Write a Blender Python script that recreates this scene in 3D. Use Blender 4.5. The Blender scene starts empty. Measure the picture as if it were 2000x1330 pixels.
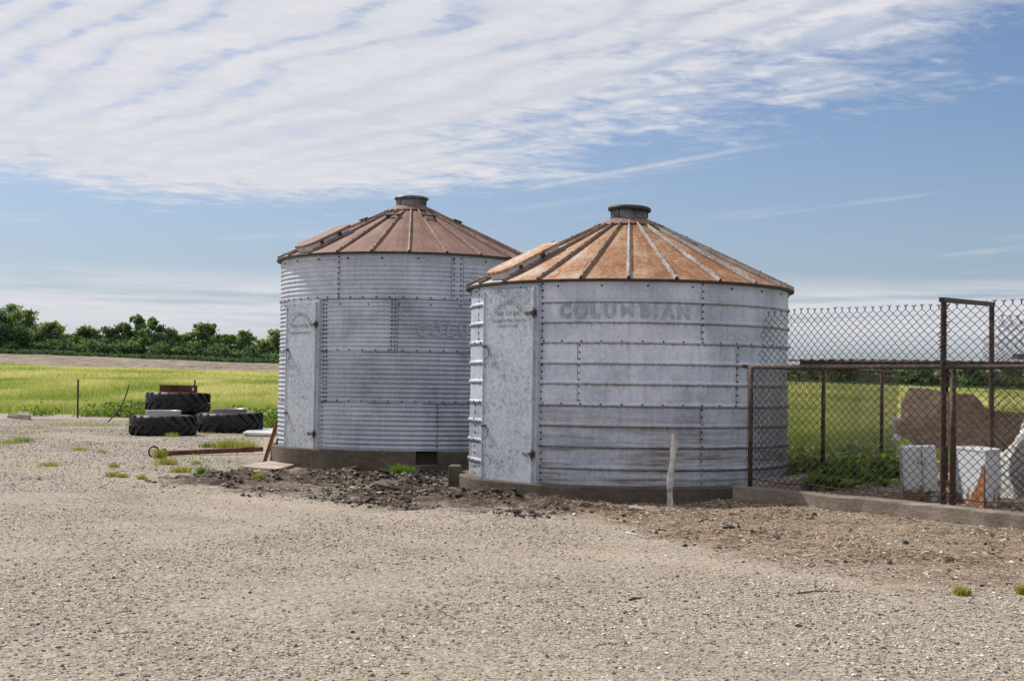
import bpy, bmesh, math, random
import numpy as np
from mathutils import Vector, Matrix, Euler

R = math.radians
rng = np.random.default_rng(11)
random.seed(5)
scene = bpy.context.scene
COL = scene.collection

# ------------------------------------------------------------------ camera
CAM_Z, FPX = 1.4, 2700.0
PITCH, ROLL = 0.0322, 0.0145
_f = Vector((0, math.cos(PITCH), math.sin(PITCH)))
_u0 = Vector((0, -math.sin(PITCH), math.cos(PITCH)))
_r0 = Vector((1, 0, 0))
_r = _r0 * math.cos(ROLL) + _u0 * math.sin(ROLL)
_u = -_r0 * math.sin(ROLL) + _u0 * math.cos(ROLL)
CAM = Vector((0, 0, CAM_Z))

def proj(p):
    d = Vector(p) - CAM
    z = d.dot(_f)
    return 1000 + FPX * d.dot(_r) / z, 665 - FPX * d.dot(_u) / z

def ray(px, py):
    return _f + _r * ((px - 1000) / FPX) - _u * ((py - 665) / FPX)

def at(px, py, Y):
    d = ray(px, py)
    return CAM + d * (Y / d.y)

def gnd(px, py, z=0.0):
    d = ray(px, py)
    return CAM + d * ((z - CAM_Z) / d.z)

cam_d = bpy.data.cameras.new('camera')
cam_d.sensor_width = 36
cam_d.lens = FPX / 2000 * 36
cam_d.clip_start = 0.1
cam_d.clip_end = 6000
cam = bpy.data.objects.new('camera', cam_d)
m3 = Matrix((_r, _u, -_f)).transposed()
cam.matrix_world = Matrix.Translation(CAM) @ m3.to_4x4()
COL.objects.link(cam)
scene.camera = cam

# ------------------------------------------------------------------ object helpers
def tag(o, label=None, cat=None, group=None, kind=None):
    if label: o['label'] = label
    if cat: o['category'] = cat
    if group: o['group'] = group
    if kind: o['kind'] = kind
    return o

def empty(name, loc=(0, 0, 0), rz=0.0, label=None, cat=None, group=None):
    o = bpy.data.objects.new(name, None)
    o.location = loc
    o.rotation_euler = (0, 0, rz)
    o.empty_display_size = 0.2
    COL.objects.link(o)
    return tag(o, label, cat, group)

def np_mesh(name, verts, faces, mats, parent=None, smooth=False, cols=None, colname='tint', midx=None, loc=None):
    verts = np.asarray(verts, dtype=np.float32)
    faces = np.asarray(faces, dtype=np.int32)
    k = faces.shape[1]
    me = bpy.data.meshes.new(name)
    me.vertices.add(len(verts)); me.vertices.foreach_set('co', verts.ravel())
    me.loops.add(faces.size); me.loops.foreach_set('vertex_index', faces.ravel())
    me.polygons.add(len(faces))
    me.polygons.foreach_set('loop_start', np.arange(0, faces.size, k, dtype=np.int32))
    me.polygons.foreach_set('use_smooth', np.full(len(faces), smooth, dtype=bool))
    for m in (mats if isinstance(mats, (list, tuple)) else [mats]):
        me.materials.append(m)
    if midx is not None:
        me.polygons.foreach_set('material_index', np.asarray(midx, dtype=np.int32))
    if cols is not None:
        a = me.color_attributes.new(colname, 'FLOAT_COLOR', 'POINT')
        c = np.ones((len(verts), 4), dtype=np.float32)
        cols = np.asarray(cols, dtype=np.float32)
        if cols.ndim == 1: c[:, 0] = c[:, 1] = c[:, 2] = cols
        else: c[:, :3] = cols[:, :3]
        a.data.foreach_set('color', c.ravel())
    me.update(calc_edges=True)
    me.validate()
    o = bpy.data.objects.new(name, me)
    COL.objects.link(o)
    if parent: o.parent = parent
    if loc is not None: o.location = loc
    return o

class MB:
    """collects shapes and links them as one mesh object"""
    def __init__(s): s.v, s.f, s.m, s.t, s.s = [], [], [], [], []
    def add(s, vs, fs, mi=0, tint=1.0, smooth=False):
        b = len(s.v)
        s.v += [tuple(v) for v in vs]
        s.t += [tint] * len(vs)
        for f in fs:
            s.f.append(tuple(b + i for i in f)); s.m.append(mi); s.s.append(smooth)
    def box(s, c, size, rot=None, mi=0, tint=1.0, taper=1.0):
        x, y, z = [d / 2 for d in size]
        p = [(-x, -y, -z), (x, -y, -z), (x, y, -z), (-x, y, -z), (-x * taper, -y * taper, z), (x * taper, -y * taper, z), (x * taper, y * taper, z), (-x * taper, y * taper, z)]
        p = [Vector(q) for q in p]
        if rot is not None: p = [rot @ q for q in p]
        c = Vector(c)
        s.add([q + c for q in p], [(0, 3, 2, 1), (4, 5, 6, 7), (0, 1, 5, 4), (1, 2, 6, 5), (2, 3, 7, 6), (3, 0, 4, 7)], mi, tint)
    def beam(s, a, b, w, h, up=(0, 0, 1), mi=0, tint=1.0):
        a, b = Vector(a), Vector(b)
        d = (b - a).normalized()
        sd = d.cross(Vector(up)).normalized(); u2 = sd.cross(d)
        rot = Matrix((sd, d, u2)).transposed()
        s.box((a + b) / 2, (w, (b - a).length, h), rot, mi, tint)
    def tube(s, pts, r, n=8, mi=0, tint=1.0, cap=True, smooth=True):
        pts = [Vector(p) for p in pts]
        rs = r if isinstance(r, (list, tuple)) else [r] * len(pts)
        rings, vs = [], []
        prev = None
        for i, p in enumerate(pts):
            d = (pts[min(i + 1, len(pts) - 1)] - pts[max(i - 1, 0)]).normalized()
            if prev is None:
                a = d.orthogonal().normalized()
            else:
                a = (prev - d * prev.dot(d)).normalized()
            prev = a
            b = d.cross(a)
            for k in range(n):
                t = 2 * math.pi * k / n
                vs.append(p + (a * math.cos(t) + b * math.sin(t)) * rs[i])
        fs = []
        for i in range(len(pts) - 1):
            for k in range(n):
                k2 = (k + 1) % n
                fs.append((i * n + k, i * n + k2, (i + 1) * n + k2, (i + 1) * n + k))
        s.add(vs, fs, mi, tint, smooth)
        if cap:
            b = len(s.v) - len(vs)
            s.f.append(tuple(b + k for k in reversed(range(n)))); s.m.append(mi); s.s.append(False)
            s.f.append(tuple(b + (len(pts) - 1) * n + k for k in range(n))); s.m.append(mi); s.s.append(False)
    def lathe(s, prof, n=48, mi=0, a0=0.0, a1=2 * math.pi, smooth=True, tint=1.0):
        full = abs(a1 - a0 - 2 * math.pi) < 1e-6
        cols = n if full else n + 1
        vs, fs = [], []
        for (r, z) in prof:
            for k in range(cols):
                t = a0 + (a1 - a0) * k / n
                vs.append((r * math.sin(t), -r * math.cos(t), z))
        for i in range(len(prof) - 1):
            for k in range(n):
                k2 = (k + 1) % cols
                fs.append((i * cols + k, i * cols + k2, (i + 1) * cols + k2, (i + 1) * cols + k))
        s.add(vs, fs, mi, tint, smooth)
    def prism(s, outline, th, M=None, mi=0, tint=1.0):
        """outline in local xz, thickness along local y"""
        n = len(outline)
        vs = [Vector((x, -th / 2, z)) for x, z in outline] + [Vector((x, th / 2, z)) for x, z in outline]
        if M is not None: vs = [M @ v for v in vs]
        fs = [tuple(range(n)), tuple(reversed(range(n, 2 * n)))]
        for i in range(n):
            j = (i + 1) % n
            fs.append((i, i + n, j + n, j))
        s.add(vs, fs, mi, tint)
    def build(s, name, mats, parent=None, loc=None, bevel=0.0, recalc=True):
        me = bpy.data.meshes.new(name)
        me.from_pydata(s.v, [], s.f)
        for m in (mats if isinstance(mats, (list, tuple)) else [mats]): me.materials.append(m)
        me.polygons.foreach_set('material_index', np.array(s.m, dtype=np.int32))
        me.polygons.foreach_set('use_smooth', np.array(s.s, dtype=bool))
        a = me.color_attributes.new('tint', 'FLOAT_COLOR', 'POINT')
        c = np.ones((len(s.v), 4), dtype=np.float32)
        t = np.array(s.t, dtype=np.float32)
        c[:, 0] = c[:, 1] = c[:, 2] = t
        a.data.foreach_set('color', c.ravel())
        me.update(calc_edges=True)
        if recalc:
            bm = bmesh.new(); bm.from_mesh(me)
            bmesh.ops.recalc_face_normals(bm, faces=bm.faces)
            if bevel > 0:
                bmesh.ops.bevel(bm, geom=[e for e in bm.edges if len(e.link_faces) == 2 and e.calc_face_angle(0) > 0.6], offset=bevel, segments=2, affect='EDGES', profile=0.6)
            bm.to_mesh(me); bm.free()
        o = bpy.data.objects.new(name, me)
        COL.objects.link(o)
        if parent: o.parent = parent
        if loc is not None: o.location = loc
        return o

# ------------------------------------------------------------------ node helpers
class NT:
    def __init__(s, tree):
        s.t = tree; s.n = tree.nodes; s.l = tree.links
    def new(s, typ, **kw):
        nd = s.n.new(typ)
        for k, v in kw.items(): setattr(nd, k, v)
        return nd
    def put(s, sock, v):
        if v is None: return
        if hasattr(v, 'is_linked') or isinstance(v, bpy.types.NodeSocket): s.l.new(v, sock)
        else:
            if isinstance(v, (tuple, list)) and sock.type == 'RGBA' and len(v) == 3: v = (*v, 1)
            sock.default_value = v
    def math(s, op, a, b=None, c=None, clamp=False):
        nd = s.new('ShaderNodeMath', operation=op, use_clamp=clamp)
        s.put(nd.inputs[0], a); s.put(nd.inputs[1], b); s.put(nd.inputs[2], c)
        return nd.outputs[0]
    def add(s, a, b): return s.math('ADD', a, b)
    def sub(s, a, b): return s.math('SUBTRACT', a, b)
    def mul(s, a, b): return s.math('MULTIPLY', a, b)
    def vmath(s, op, a, b=None):
        nd = s.new('ShaderNodeVectorMath', operation=op)
        s.put(nd.inputs[0], a); s.put(nd.inputs[1], b)
        return nd.outputs['Value'] if op in ('DOT_PRODUCT', 'LENGTH') else nd.outputs[0]
    def scale(s, v, xyz):
        return s.vmath('MULTIPLY', v, xyz)
    def noise(s, vec, scale=5, detail=4, rough=0.55, dist=0.0, col=False):
        nd = s.new('ShaderNodeTexNoise')
        s.put(nd.inputs['Vector'], vec); nd.inputs['Scale'].default_value = scale
        nd.inputs['Detail'].default_value = detail; nd.inputs['Roughness'].default_value = rough
        nd.inputs['Distortion'].default_value = dist
        return nd.outputs['Color' if col else 'Fac']
    def voro(s, vec, scale=5, out='Distance', feature='F1', rand=1.0):
        nd = s.new('ShaderNodeTexVoronoi', feature=feature)
        s.put(nd.inputs['Vector'], vec); nd.inputs['Scale'].default_value = scale
        nd.inputs['Randomness'].default_value = rand
        return nd.outputs[out]
    def rng(s, v, a, b, c=0.0, d=1.0, smooth=False):
        nd = s.new('ShaderNodeMapRange', clamp=True)
        if smooth: nd.interpolation_type = 'SMOOTHSTEP'
        s.put(nd.inputs[0], v); s.put(nd.inputs[1], a); s.put(nd.inputs[2], b); s.put(nd.inputs[3], c); s.put(nd.inputs[4], d)
        return nd.outputs[0]
    def ramp(s, fac, stops):
        nd = s.new('ShaderNodeValToRGB')
        cr = nd.color_ramp
        while len(cr.elements) < len(stops): cr.elements.new(0.5)
        for e, (p, c) in zip(cr.elements, stops):
            e.position = p; e.color = (*c, 1) if len(c) == 3 else c
        s.put(nd.inputs[0], fac)
        return nd.outputs[0]
    def mix(s, fac, a, b, blend='MIX'):
        nd = s.new('ShaderNodeMix', data_type='RGBA', blend_type=blend)
        s.put(nd.inputs[0], fac); s.put(nd.inputs[6], a); s.put(nd.inputs[7], b)
        return nd.outputs[2]
    def attr(s, name, out='Color'):
        return s.new('ShaderNodeAttribute', attribute_name=name).outputs[out]
    def sep(s, v):
        nd = s.new('ShaderNodeSeparateXYZ'); s.put(nd.inputs[0], v); return nd.outputs
    def comb(s, x, y, z):
        nd = s.new('ShaderNodeCombineXYZ'); s.put(nd.inputs[0], x); s.put(nd.inputs[1], y); s.put(nd.inputs[2], z); return nd.outputs[0]
    def bump(s, h, strength=0.5, dist=0.01, normal=None):
        nd = s.new('ShaderNodeBump'); s.put(nd.inputs['Height'], h)
        nd.inputs['Strength'].default_value = strength; nd.inputs['Distance'].default_value = dist
        if normal is not None: s.l.new(normal, nd.inputs['Normal'])
        return nd.outputs[0]

def mat(name, fn):
    m = bpy.data.materials.new(name); m.use_nodes = True
    nt = NT(m.node_tree)
    nt.n.clear()
    out = nt.new('ShaderNodeOutputMaterial')
    bs = nt.new('ShaderNodeBsdfPrincipled')
    nt.l.new(bs.outputs[0], out.inputs[0])
    obj = nt.new('ShaderNodeTexCoord').outputs['Object']
    pos = nt.new('ShaderNodeNewGeometry').outputs['Position']
    fn(nt, bs, obj, pos, out)
    return m

def setp(nt, bs, col=None, rough=None, metal=None, normal=None, spec=None):
    nt.put(bs.inputs['Base Color'], col); nt.put(bs.inputs['Roughness'], rough); nt.put(bs.inputs['Metallic'], metal)
    if normal is not None: nt.l.new(normal, bs.inputs['Normal'])
    if spec is not None: nt.put(bs.inputs['Specular IOR Level'], spec)

# ------------------------------------------------------------------ materials
def m_galv(warm=0.0, spang=38.0, base=0.50, stain=0.0):
    def fn(nt, bs, obj, pos, out):
        sp = nt.voro(obj, spang, 'Color')
        spf = nt.sep(sp)[0]
        fine = nt.noise(obj, 90, 3, 0.7)
        big = nt.noise(obj, 1.7, 5, 0.6)
        streak = nt.noise(nt.scale(obj, (7, 7, 0.35)), 2.2, 5, 0.65)
        v = nt.add(nt.mul(spf, 0.16), nt.add(nt.mul(fine, 0.22), nt.add(nt.add(.04, nt.mul(nt.sub(big, .5), .85)), nt.add(.235, nt.mul(streak, .36)))))
        b = base
        c = nt.ramp(v, [(0.36, (b * .53, b * .59, b * .71)), (0.58, (b * .83, b * .92, b * 1.09)), (0.80, (b * 1.12, b * 1.20, b * 1.36))])
        c = nt.mix(1.0, c, nt.attr('tint'), 'MULTIPLY')
        rs = nt.rng(nt.add(nt.noise(nt.scale(obj, (9, 9, 0.6)), 3, 6, 0.7), nt.mul(nt.attr('rust', 'Fac'), 0.34)), 0.62, 0.92)
        c = nt.mix(nt.mul(rs, 0.75), c, (0.17, 0.105, 0.07))
        if stain > 0:
            z = nt.sep(obj)[2]
            st = nt.noise(nt.scale(obj, (0.7, 0.7, 11)), 1.6, 5, 0.65)
            low = nt.rng(z, 1.35, 0.5)
            sm = nt.mul(nt.rng(nt.add(st, nt.mul(nt.noise(obj, 1.1, 3), 0.5)), 0.70, 0.95), low)
            c = nt.mix(nt.mul(sm, stain), c, (0.115, 0.085, 0.055))
        dk = nt.rng(nt.noise(obj, 6.0, 6, 0.75), 0.64, 0.74)
        c = nt.mix(nt.mul(dk, 0.42), c, (0.20, 0.20, 0.24))
        h = nt.add(nt.mul(fine, 0.5), nt.add(nt.mul(nt.noise(obj, 7, 3), 1.2), nt.mul(nt.noise(obj, 1.8, 2), 6.0)))
        setp(nt, bs, c, nt.rng(spf, 0, 1, 0.38, 0.55), 0.22, nt.bump(h, 0.35, 0.006), 0.5)
    return fn
M = {}
M['galv_a'] = mat('galvanised_corrugated', m_galv(base=0.47, spang=34))
M['galv_b'] = mat('galvanised_weathered', m_galv(base=0.545, spang=30, stain=1.0))
def f_door(nt, bs, obj, pos, out):
    n1 = nt.noise(obj, 17, 7, 0.75, 0.6); n2 = nt.noise(obj, 1.6, 3)
    sp = nt.sep(nt.voro(obj, 45, 'Color'))[0]
    v = nt.add(nt.mul(n1, 0.75), nt.add(nt.mul(sp, 0.10), nt.mul(n2, 0.25)))
    c = nt.ramp(v, [(0.42, (.23, .255, .30)), (0.52, (.44, .48, .55)), (0.66, (.57, .61, .68))])
    setp(nt, bs, c, 0.48, 0.2, nt.bump(nt.noise(obj, 9, 3), 0.25, 0.006))
M['door'] = mat('door_zinc', f_door)
def f_dark(nt, bs, obj, pos, out):
    n = nt.noise(obj, 12, 5, 0.7)
    setp(nt, bs, nt.ramp(n, [(.35, (.024, .021, .023)), (.62, (.06, .047, .045)), (.78, (.16, .11, .085))]), 0.6, 0.4, nt.bump(n, .3, .004))
M['dark_steel'] = mat('dark_steel', f_dark)
M['bolt'] = mat('bolt_steel', lambda nt, bs, obj, pos, out: setp(nt, bs, (.028, .027, .032), 0.55, 0.5))
def f_rust_smooth(nt, bs, obj, pos, out):
    ox, oy, oz = nt.sep(obj)
    polar = nt.comb(nt.mul(nt.math('ARCTAN2', oy, ox), 9.0), nt.mul(nt.math('SQRT', nt.add(nt.mul(ox, ox), nt.mul(oy, oy))), .8), 0.0)
    run = nt.noise(polar, 2.2, 6, .7)
    big = nt.noise(obj, 1.5, 5, 0.6); fine = nt.noise(obj, 40, 4, 0.7)
    st = nt.noise(nt.scale(obj, (4, 4, 1.2)), 2.5, 5, 0.7)
    v = nt.add(nt.mul(big, .42), nt.add(nt.mul(fine, .16), nt.mul(run, .46)))
    c = nt.ramp(v, [(.38, (.115, .055, .040)), (.52, (.19, .100, .073)), (.64, (.25, .155, .118)), (.76, (.38, .30, .25))])
    setp(nt, bs, c, 0.68, 0.0, nt.bump(nt.add(fine, big), .25, .006), 0.3)
M['rust_roof'] = mat('smooth_rust_roof', f_rust_smooth)
def f_rust_speck(nt, bs, obj, pos, out):
    ox, oy, oz = nt.sep(obj)
    polar = nt.comb(nt.mul(nt.math('ARCTAN2', oy, ox), 9.0), nt.mul(nt.math('SQRT', nt.add(nt.mul(ox, ox), nt.mul(oy, oy))), .8), 0.0)
    run = nt.noise(polar, 2.2, 6, .7)
    a = nt.attr('rust', 'Fac')
    n1 = nt.noise(obj, 15, 8, 0.85); n2 = nt.noise(obj, 2.2, 4, 0.6); n3 = nt.noise(obj, 48, 4, 0.85)
    cov = nt.add(nt.add(nt.mul(nt.sub(n1, .5), 1.5), nt.mul(nt.sub(n3, .5), .9)), nt.add(.64, nt.add(nt.add(nt.mul(nt.sub(n2, .5), .9), nt.mul(nt.sub(run, .5), .7)), nt.mul(a, .34))))
    c = nt.ramp(cov, [(.46, (.46, .45, .44)), (.62, (.40, .29, .20)), (.77, (.345, .175, .078)), (.97, (.20, .08, .032))])
    setp(nt, bs, c, nt.rng(cov, .6, .9, .45, .8), nt.rng(cov, .6, .9, .3, 0.0), nt.bump(n1, .3, .005), 0.35)
M['rust_speck'] = mat('speckled_rust_roof', f_rust_speck)
def f_rib(light):
    def fn(nt, bs, obj, pos, out):
        n = nt.noise(pos, 22, 6, .75); n2 = nt.noise(pos, 3, 3)
        v = nt.add(nt.mul(n, .7), nt.mul(n2, .4))
        if light: st = [(.42, (.12, .08, .065)), (.56, (.30, .26, .235)), (.74, (.46, .44, .43))]
        else: st = [(.40, (.09, .055, .045)), (.56, (.20, .125, .095)), (.74, (.40, .30, .24))]
        setp(nt, bs, nt.ramp(v, st), .6, .2, nt.bump(n, .3, .004))
    return fn
M['rib_light'] = mat('rib_galvanised_rusting', f_rib(True))
M['rib_rust_and_shade'] = mat('rib_rusted_and_shaded', f_rib(False))  # rust brown; also the painted shade on some ribs of the ribbed bin
def f_conc(dark):
    def fn(nt, bs, obj, pos, out):
        b = nt.noise(pos, 1.3, 6, .65); f = nt.noise(pos, 30, 5, .75); sp = nt.noise(nt.scale(pos, (1, 1, 4)), 3.5, 5, .7)
        v = nt.add(nt.mul(b, .5), nt.add(nt.mul(f, .3), nt.mul(sp, .3)))
        k = dark
        c = nt.ramp(v, [(.38, (.105 * k, .082 * k, .062 * k)), (.54, (.25 * k, .205 * k, .165 * k)), (.70, (.40 * k, .345 * k, .285 * k))])
        wh = nt.rng(nt.noise(pos, 16, 4, .8), .70, .76)
        c = nt.mix(nt.mul(wh, .6), c, (.45, .43, .40))
        setp(nt, bs, c, .92, 0, nt.bump(nt.add(f, nt.mul(sp, 1.5)), .6, .012), .2)
    return fn
M['conc_dark'] = mat('dark_stained_concrete', f_conc(.46))
M['conc'] = mat('weathered_concrete', f_conc(.86))
M['conc_pale'] = mat('pale_concrete', f_conc(1.55))
def f_rubber(nt, bs, obj, pos, out):
    n = nt.noise(pos, 9, 6, .7); b = nt.noise(pos, 2.5, 3)
    c = nt.ramp(nt.add(nt.mul(n, .6), nt.mul(b, .4)), [(.42, (.008, .008, .009)), (.56, (.022, .021, .020)), (.72, (.105, .096, .085))])
    setp(nt, bs, c, .55, 0, nt.bump(n, .3, .006), .3)
M['rubber'] = mat('old_rubber', f_rubber)
def f_rust(nt, bs, obj, pos, out):
    n = nt.noise(pos, 14, 6, .75); b = nt.noise(pos, 3, 4)
    c = nt.ramp(nt.add(nt.mul(n, .6), nt.mul(b, .4)), [(.36, (.045, .02, .014)), (.52, (.13, .05, .03)), (.68, (.24, .11, .06))])
    setp(nt, bs, c, .8, 0, nt.bump(n, .5, .005), .3)
M['rust'] = mat('rusted_steel', f_rust)
def f_rust_orange(nt, bs, obj, pos, out):
    n = nt.noise(pos, 14, 6, .75)
    setp(nt, bs, nt.ramp(n, [(.36, (.11, .042, .018)), (.52, (.25, .105, .045)), (.68, (.38, .20, .11))]), .8, 0, nt.bump(n, .5, .005), .3)
M['rust_orange'] = mat('orange_rusted_steel', f_rust_orange)
def f_white(rusty, tone=(.53, .555, .59)):
    def fn(nt, bs, obj, pos, out):
        n = nt.noise(pos, 5, 7, .72); f = nt.noise(pos, 25, 4, .7)
        z = nt.sep(obj)[2]
        w = nt.mix(nt.rng(f, .4, .7), tone, tuple(t * .82 for t in tone))
        rm = nt.rng(nt.add(n, nt.mul(nt.rng(z, .28, 0), rusty * .22)), .60, .66)
        c = nt.mix(rm, w, nt.ramp(f, [(.35, (.10, .045, .025)), (.65, (.26, .135, .075))]))
        setp(nt, bs, c, nt.rng(rm, 0, 1, .4, .85), 0, nt.bump(n, .2, .008))
    return fn
M['white_enamel'] = mat('chipped_white_enamel', f_white(1.0))
M['white_rim'] = mat('peeling_white_rim_paint', f_white(0.25, (.56, .58, .57)))
M['grey_rim'] = mat('grey_rim_paint', f_white(0.5, (.30, .28, .28)))
M['white_sheet'] = mat('pale_sheet_metal', f_white(0.2, (.58, .58, .57)))
def f_board(nt, bs, obj, pos, out):
    n = nt.noise(nt.scale(obj, (1.2, 6, 9)), 3, 6, .7); b = nt.noise(obj, 3, 5, .7); f = nt.noise(obj, 35, 4, .8)
    v = nt.add(nt.mul(n, .35), nt.add(nt.mul(b, .4), nt.mul(f, .3)))
    setp(nt, bs, nt.ramp(v, [(.36, (.085, .06, .042)), (.48, (.23, .165, .115)), (.64, (.43, .33, .24))]), .9, 0, nt.bump(nt.add(n, f), .5, .01), .2)
M['board'] = mat('rotting_plywood', f_board)
def f_stake(nt, bs, obj, pos, out):
    n = nt.noise(nt.scale(obj, (9, 9, 1.2)), 3, 6, .75); b = nt.noise(obj, 7, 4)
    c = nt.ramp(nt.add(nt.mul(n, .6), nt.mul(b, .4)), [(.38, (.11, .095, .08)), (.47, (.46, .43, .40)), (.60, (.82, .80, .77))])
    setp(nt, bs, c, .9, 0, nt.bump(n, .7, .01), .2)
M['stake'] = mat('grey_weathered_wood', f_stake)
def f_leaf(stops, trans=.35, rough=.55):
    def fn(nt, bs, obj, pos, out):
        nt.n.remove(bs)
        t = nt.sep(nt.attr('tint'))[0]
        c = nt.ramp(t, stops)
        d = nt.new('ShaderNodeBsdfDiffuse'); tr = nt.new('ShaderNodeBsdfTranslucent'); gl = nt.new('ShaderNodeBsdfGlossy')
        nt.put(d.inputs[0], c); nt.put(tr.inputs[0], nt.mix(1.0, c, (1.25, 1.15, .55), 'MULTIPLY'))
        nt.put(gl.inputs['Color'], (.5, .5, .5)); gl.inputs['Roughness'].default_value = rough
        m1 = nt.new('ShaderNodeMixShader'); m1.inputs[0].default_value = trans
        nt.l.new(d.outputs[0], m1.inputs[1]); nt.l.new(tr.outputs[0], m1.inputs[2])
        m2 = nt.new('ShaderNodeMixShader'); m2.inputs[0].default_value = .05
        nt.l.new(m1.outputs[0], m2.inputs[1]); nt.l.new(gl.outputs[0], m2.inputs[2])
        nt.l.new(m2.outputs[0], out.inputs[0])
    return fn
M['tree_leaf'] = mat('tree_leaves', f_leaf([(0, (.046, .092, .060)), (.40, (.098, .178, .088)), (.75, (.19, .29, .115)), (1, (.35, .45, .18))], .5))
M['grass'] = mat('field_grass_blades', f_leaf([(0, (.13, .205, .045)), (.35, (.26, .34, .090)), (.65, (.43, .46, .20)), (1, (.64, .60, .36))], .42))
M['weed'] = mat('weed_leaves', f_leaf([(0, (.045, .10, .02)), (.5, (.11, .20, .03)), (1, (.24, .33, .06))], .4))
M['tuft'] = mat('yellow_green_tufts', f_leaf([(0, (.13, .18, .03)), (.5, (.26, .30, .05)), (.85, (.42, .40, .10)), (1, (.42, .28, .10))], .35))
def f_bark(nt, bs, obj, pos, out):
    n = nt.noise(nt.scale(pos, (3, 3, .6)), 3, 5, .7)
    setp(nt, bs, nt.ramp(n, [(.35, (.045, .037, .03)), (.65, (.15, .125, .10))]), .9, 0, nt.bump(n, .6, .04), .2)
M['bark'] = mat('tree_bark', f_bark)
def f_tintstone(nt, bs, obj, pos, out):
    c = nt.attr('tint')
    n = nt.noise(pos, 60, 3, .7)
    setp(nt, bs, nt.mix(1.0, c, nt.ramp(n, [(.3, (.75, .75, .75)), (.7, (1.15, 1.15, 1.15))]), 'MULTIPLY'), .9, 0, nt.bump(n, .4, .003), .25)
M['tinted'] = mat('stones_and_clods', f_tintstone)
def f_wire(nt, bs, obj, pos, out):
    n = nt.noise(pos, 9, 4, .7)
    setp(nt, bs, nt.ramp(n, [(.40, (.028, .019, .016)), (.6, (.065, .045, .038)), (.76, (.17, .145, .13))]), .65, .3)
M['wire'] = mat('rusty_fence_wire', f_wire)
def f_post(nt, bs, obj, pos, out):
    n = nt.noise(pos, 24, 6, .75); b = nt.noise(pos, 4, 4)
    c = nt.ramp(nt.add(nt.mul(n, .65), nt.mul(b, .35)), [(.40, (.035, .022, .018)), (.54, (.085, .052, .042)), (.66, (.18, .125, .10)), (.76, (.42, .38, .34))])
    setp(nt, bs, c, .75, .1, nt.bump(n, .5, .004), .3)
M['post'] = mat('rusted_pipe', f_post)
def f_tin(nt, bs, obj, pos, out):
    n = nt.noise(pos, 8, 6, .7)
    setp(nt, bs, nt.ramp(n, [(.38, (.10, .075, .06)), (.55, (.28, .25, .23)), (.7, (.5, .49, .48))]), .55, .4, nt.bump(n, .3, .006))
M['tin'] = mat('old_roofing_tin', f_tin)
def f_letter(a):
    def fn(nt, bs, obj, pos, out):
        n = nt.noise(pos, 34, 6, .8); b = nt.noise(pos, 5, 3)
        v = nt.add(nt.mul(n, .7), nt.mul(b, .3))
        c = nt.ramp(v, [(.38, (a * .70, a * .76, a * .88)), (.50, (a * .95, a * 1.03, a * 1.18)), (.62, (a * 1.34, a * 1.46, a * 1.68))])
        setp(nt, bs, c, .55, .35)
    return fn
M['letter_faint'] = mat('faded_paint_letters', f_letter(.335))
M['letter_ghost'] = mat('ghosted_paint_letters', f_letter(.31))
M['letter_dark'] = mat('stamped_letters', f_letter(.26))

def f_neck(nt, bs, obj, pos, out):
    n = nt.noise(obj, 6, 5, .7)
    setp(nt, bs, nt.ramp(n, [(.38, (.05, .05, .055)), (.6, (.17, .18, .20)), (.75, (.34, .35, .37))]), .5, .5, nt.bump(n, .3, .006))
M['neck'] = mat('dulled_vent_steel', f_neck)
# ------------------------------------------------------------------ terrain
def _h(ix, iy, seed=0):
    n = (ix.astype(np.int64) * 374761393 + iy.astype(np.int64) * 668265263 + seed * 1442695041) & 0xffffffff
    n = ((n ^ (n >> 13)) * 1274126177) & 0xffffffff
    return ((n ^ (n >> 16)) & 0xffff) / 65535.0
def vnoise(x, y, seed=0):
    x = np.asarray(x, float); y = np.asarray(y, float)
    ix, iy = np.floor(x), np.floor(y); fx, fy = x - ix, y - iy
    fx = fx * fx * (3 - 2 * fx); fy = fy * fy * (3 - 2 * fy)
    a = _h(ix, iy, seed); b = _h(ix + 1, iy, seed); c = _h(ix, iy + 1, seed); d = _h(ix + 1, iy + 1, seed)
    return (a * (1 - fx) + b * fx) * (1 - fy) + (c * (1 - fx) + d * fx) * fy
def fbm(x, y, o=4, seed=0):
    s, a, t = 0, .5, 0
    for i in range(o):
        s = s + a * vnoise(x * 2 ** i + 17.3 * i, y * 2 ** i + 9.1 * i, seed + i); t += a; a *= .5
    return s / t
def sstep(a, b, x):
    t = np.clip((x - a) / (b - a), 0, 1); return t * t * (3 - 2 * t)

def field_edge(x):
    return np.interp(x, [-200, -20, -14, -10.5, -8, -6.5, -3, 2, 3.3, 4.85, 6.63, 10, 14, 60], [52, 51, 51, 50, 44.5, 42, 35, 25, 20.8, 22.0, 25.3, 20.8, 16.5, 14])
def hill(x, y):
    g = np.interp(y, [45, 60, 110, 170, 260, 300, 4000], [0, .03, .28, .56, 1, 1.03, 1.03])
    A = np.clip(3.8 - .0254 * x, .9, 7.0)
    return g * A
def m_mud(x, y):
    lo = np.interp(x, [-6.5, -4.6, -3.2, -1.6, .6, 1.3, 1.6], [20.6, 18.8, 17.0, 15.7, 14.9, 15.6, 17])
    hi = np.interp(x, [-6.5, -5, -4.2, -2.6, 0, 2], [19.0, 19.9, 21.6, 23, 23, 20])
    n = fbm(x * 1.7, y * 1.7, 4, 3) - .5
    return sstep(-.35, .45, np.minimum(y - lo, hi - y) + n * 1.3) * sstep(2.0, .9, x)
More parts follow.
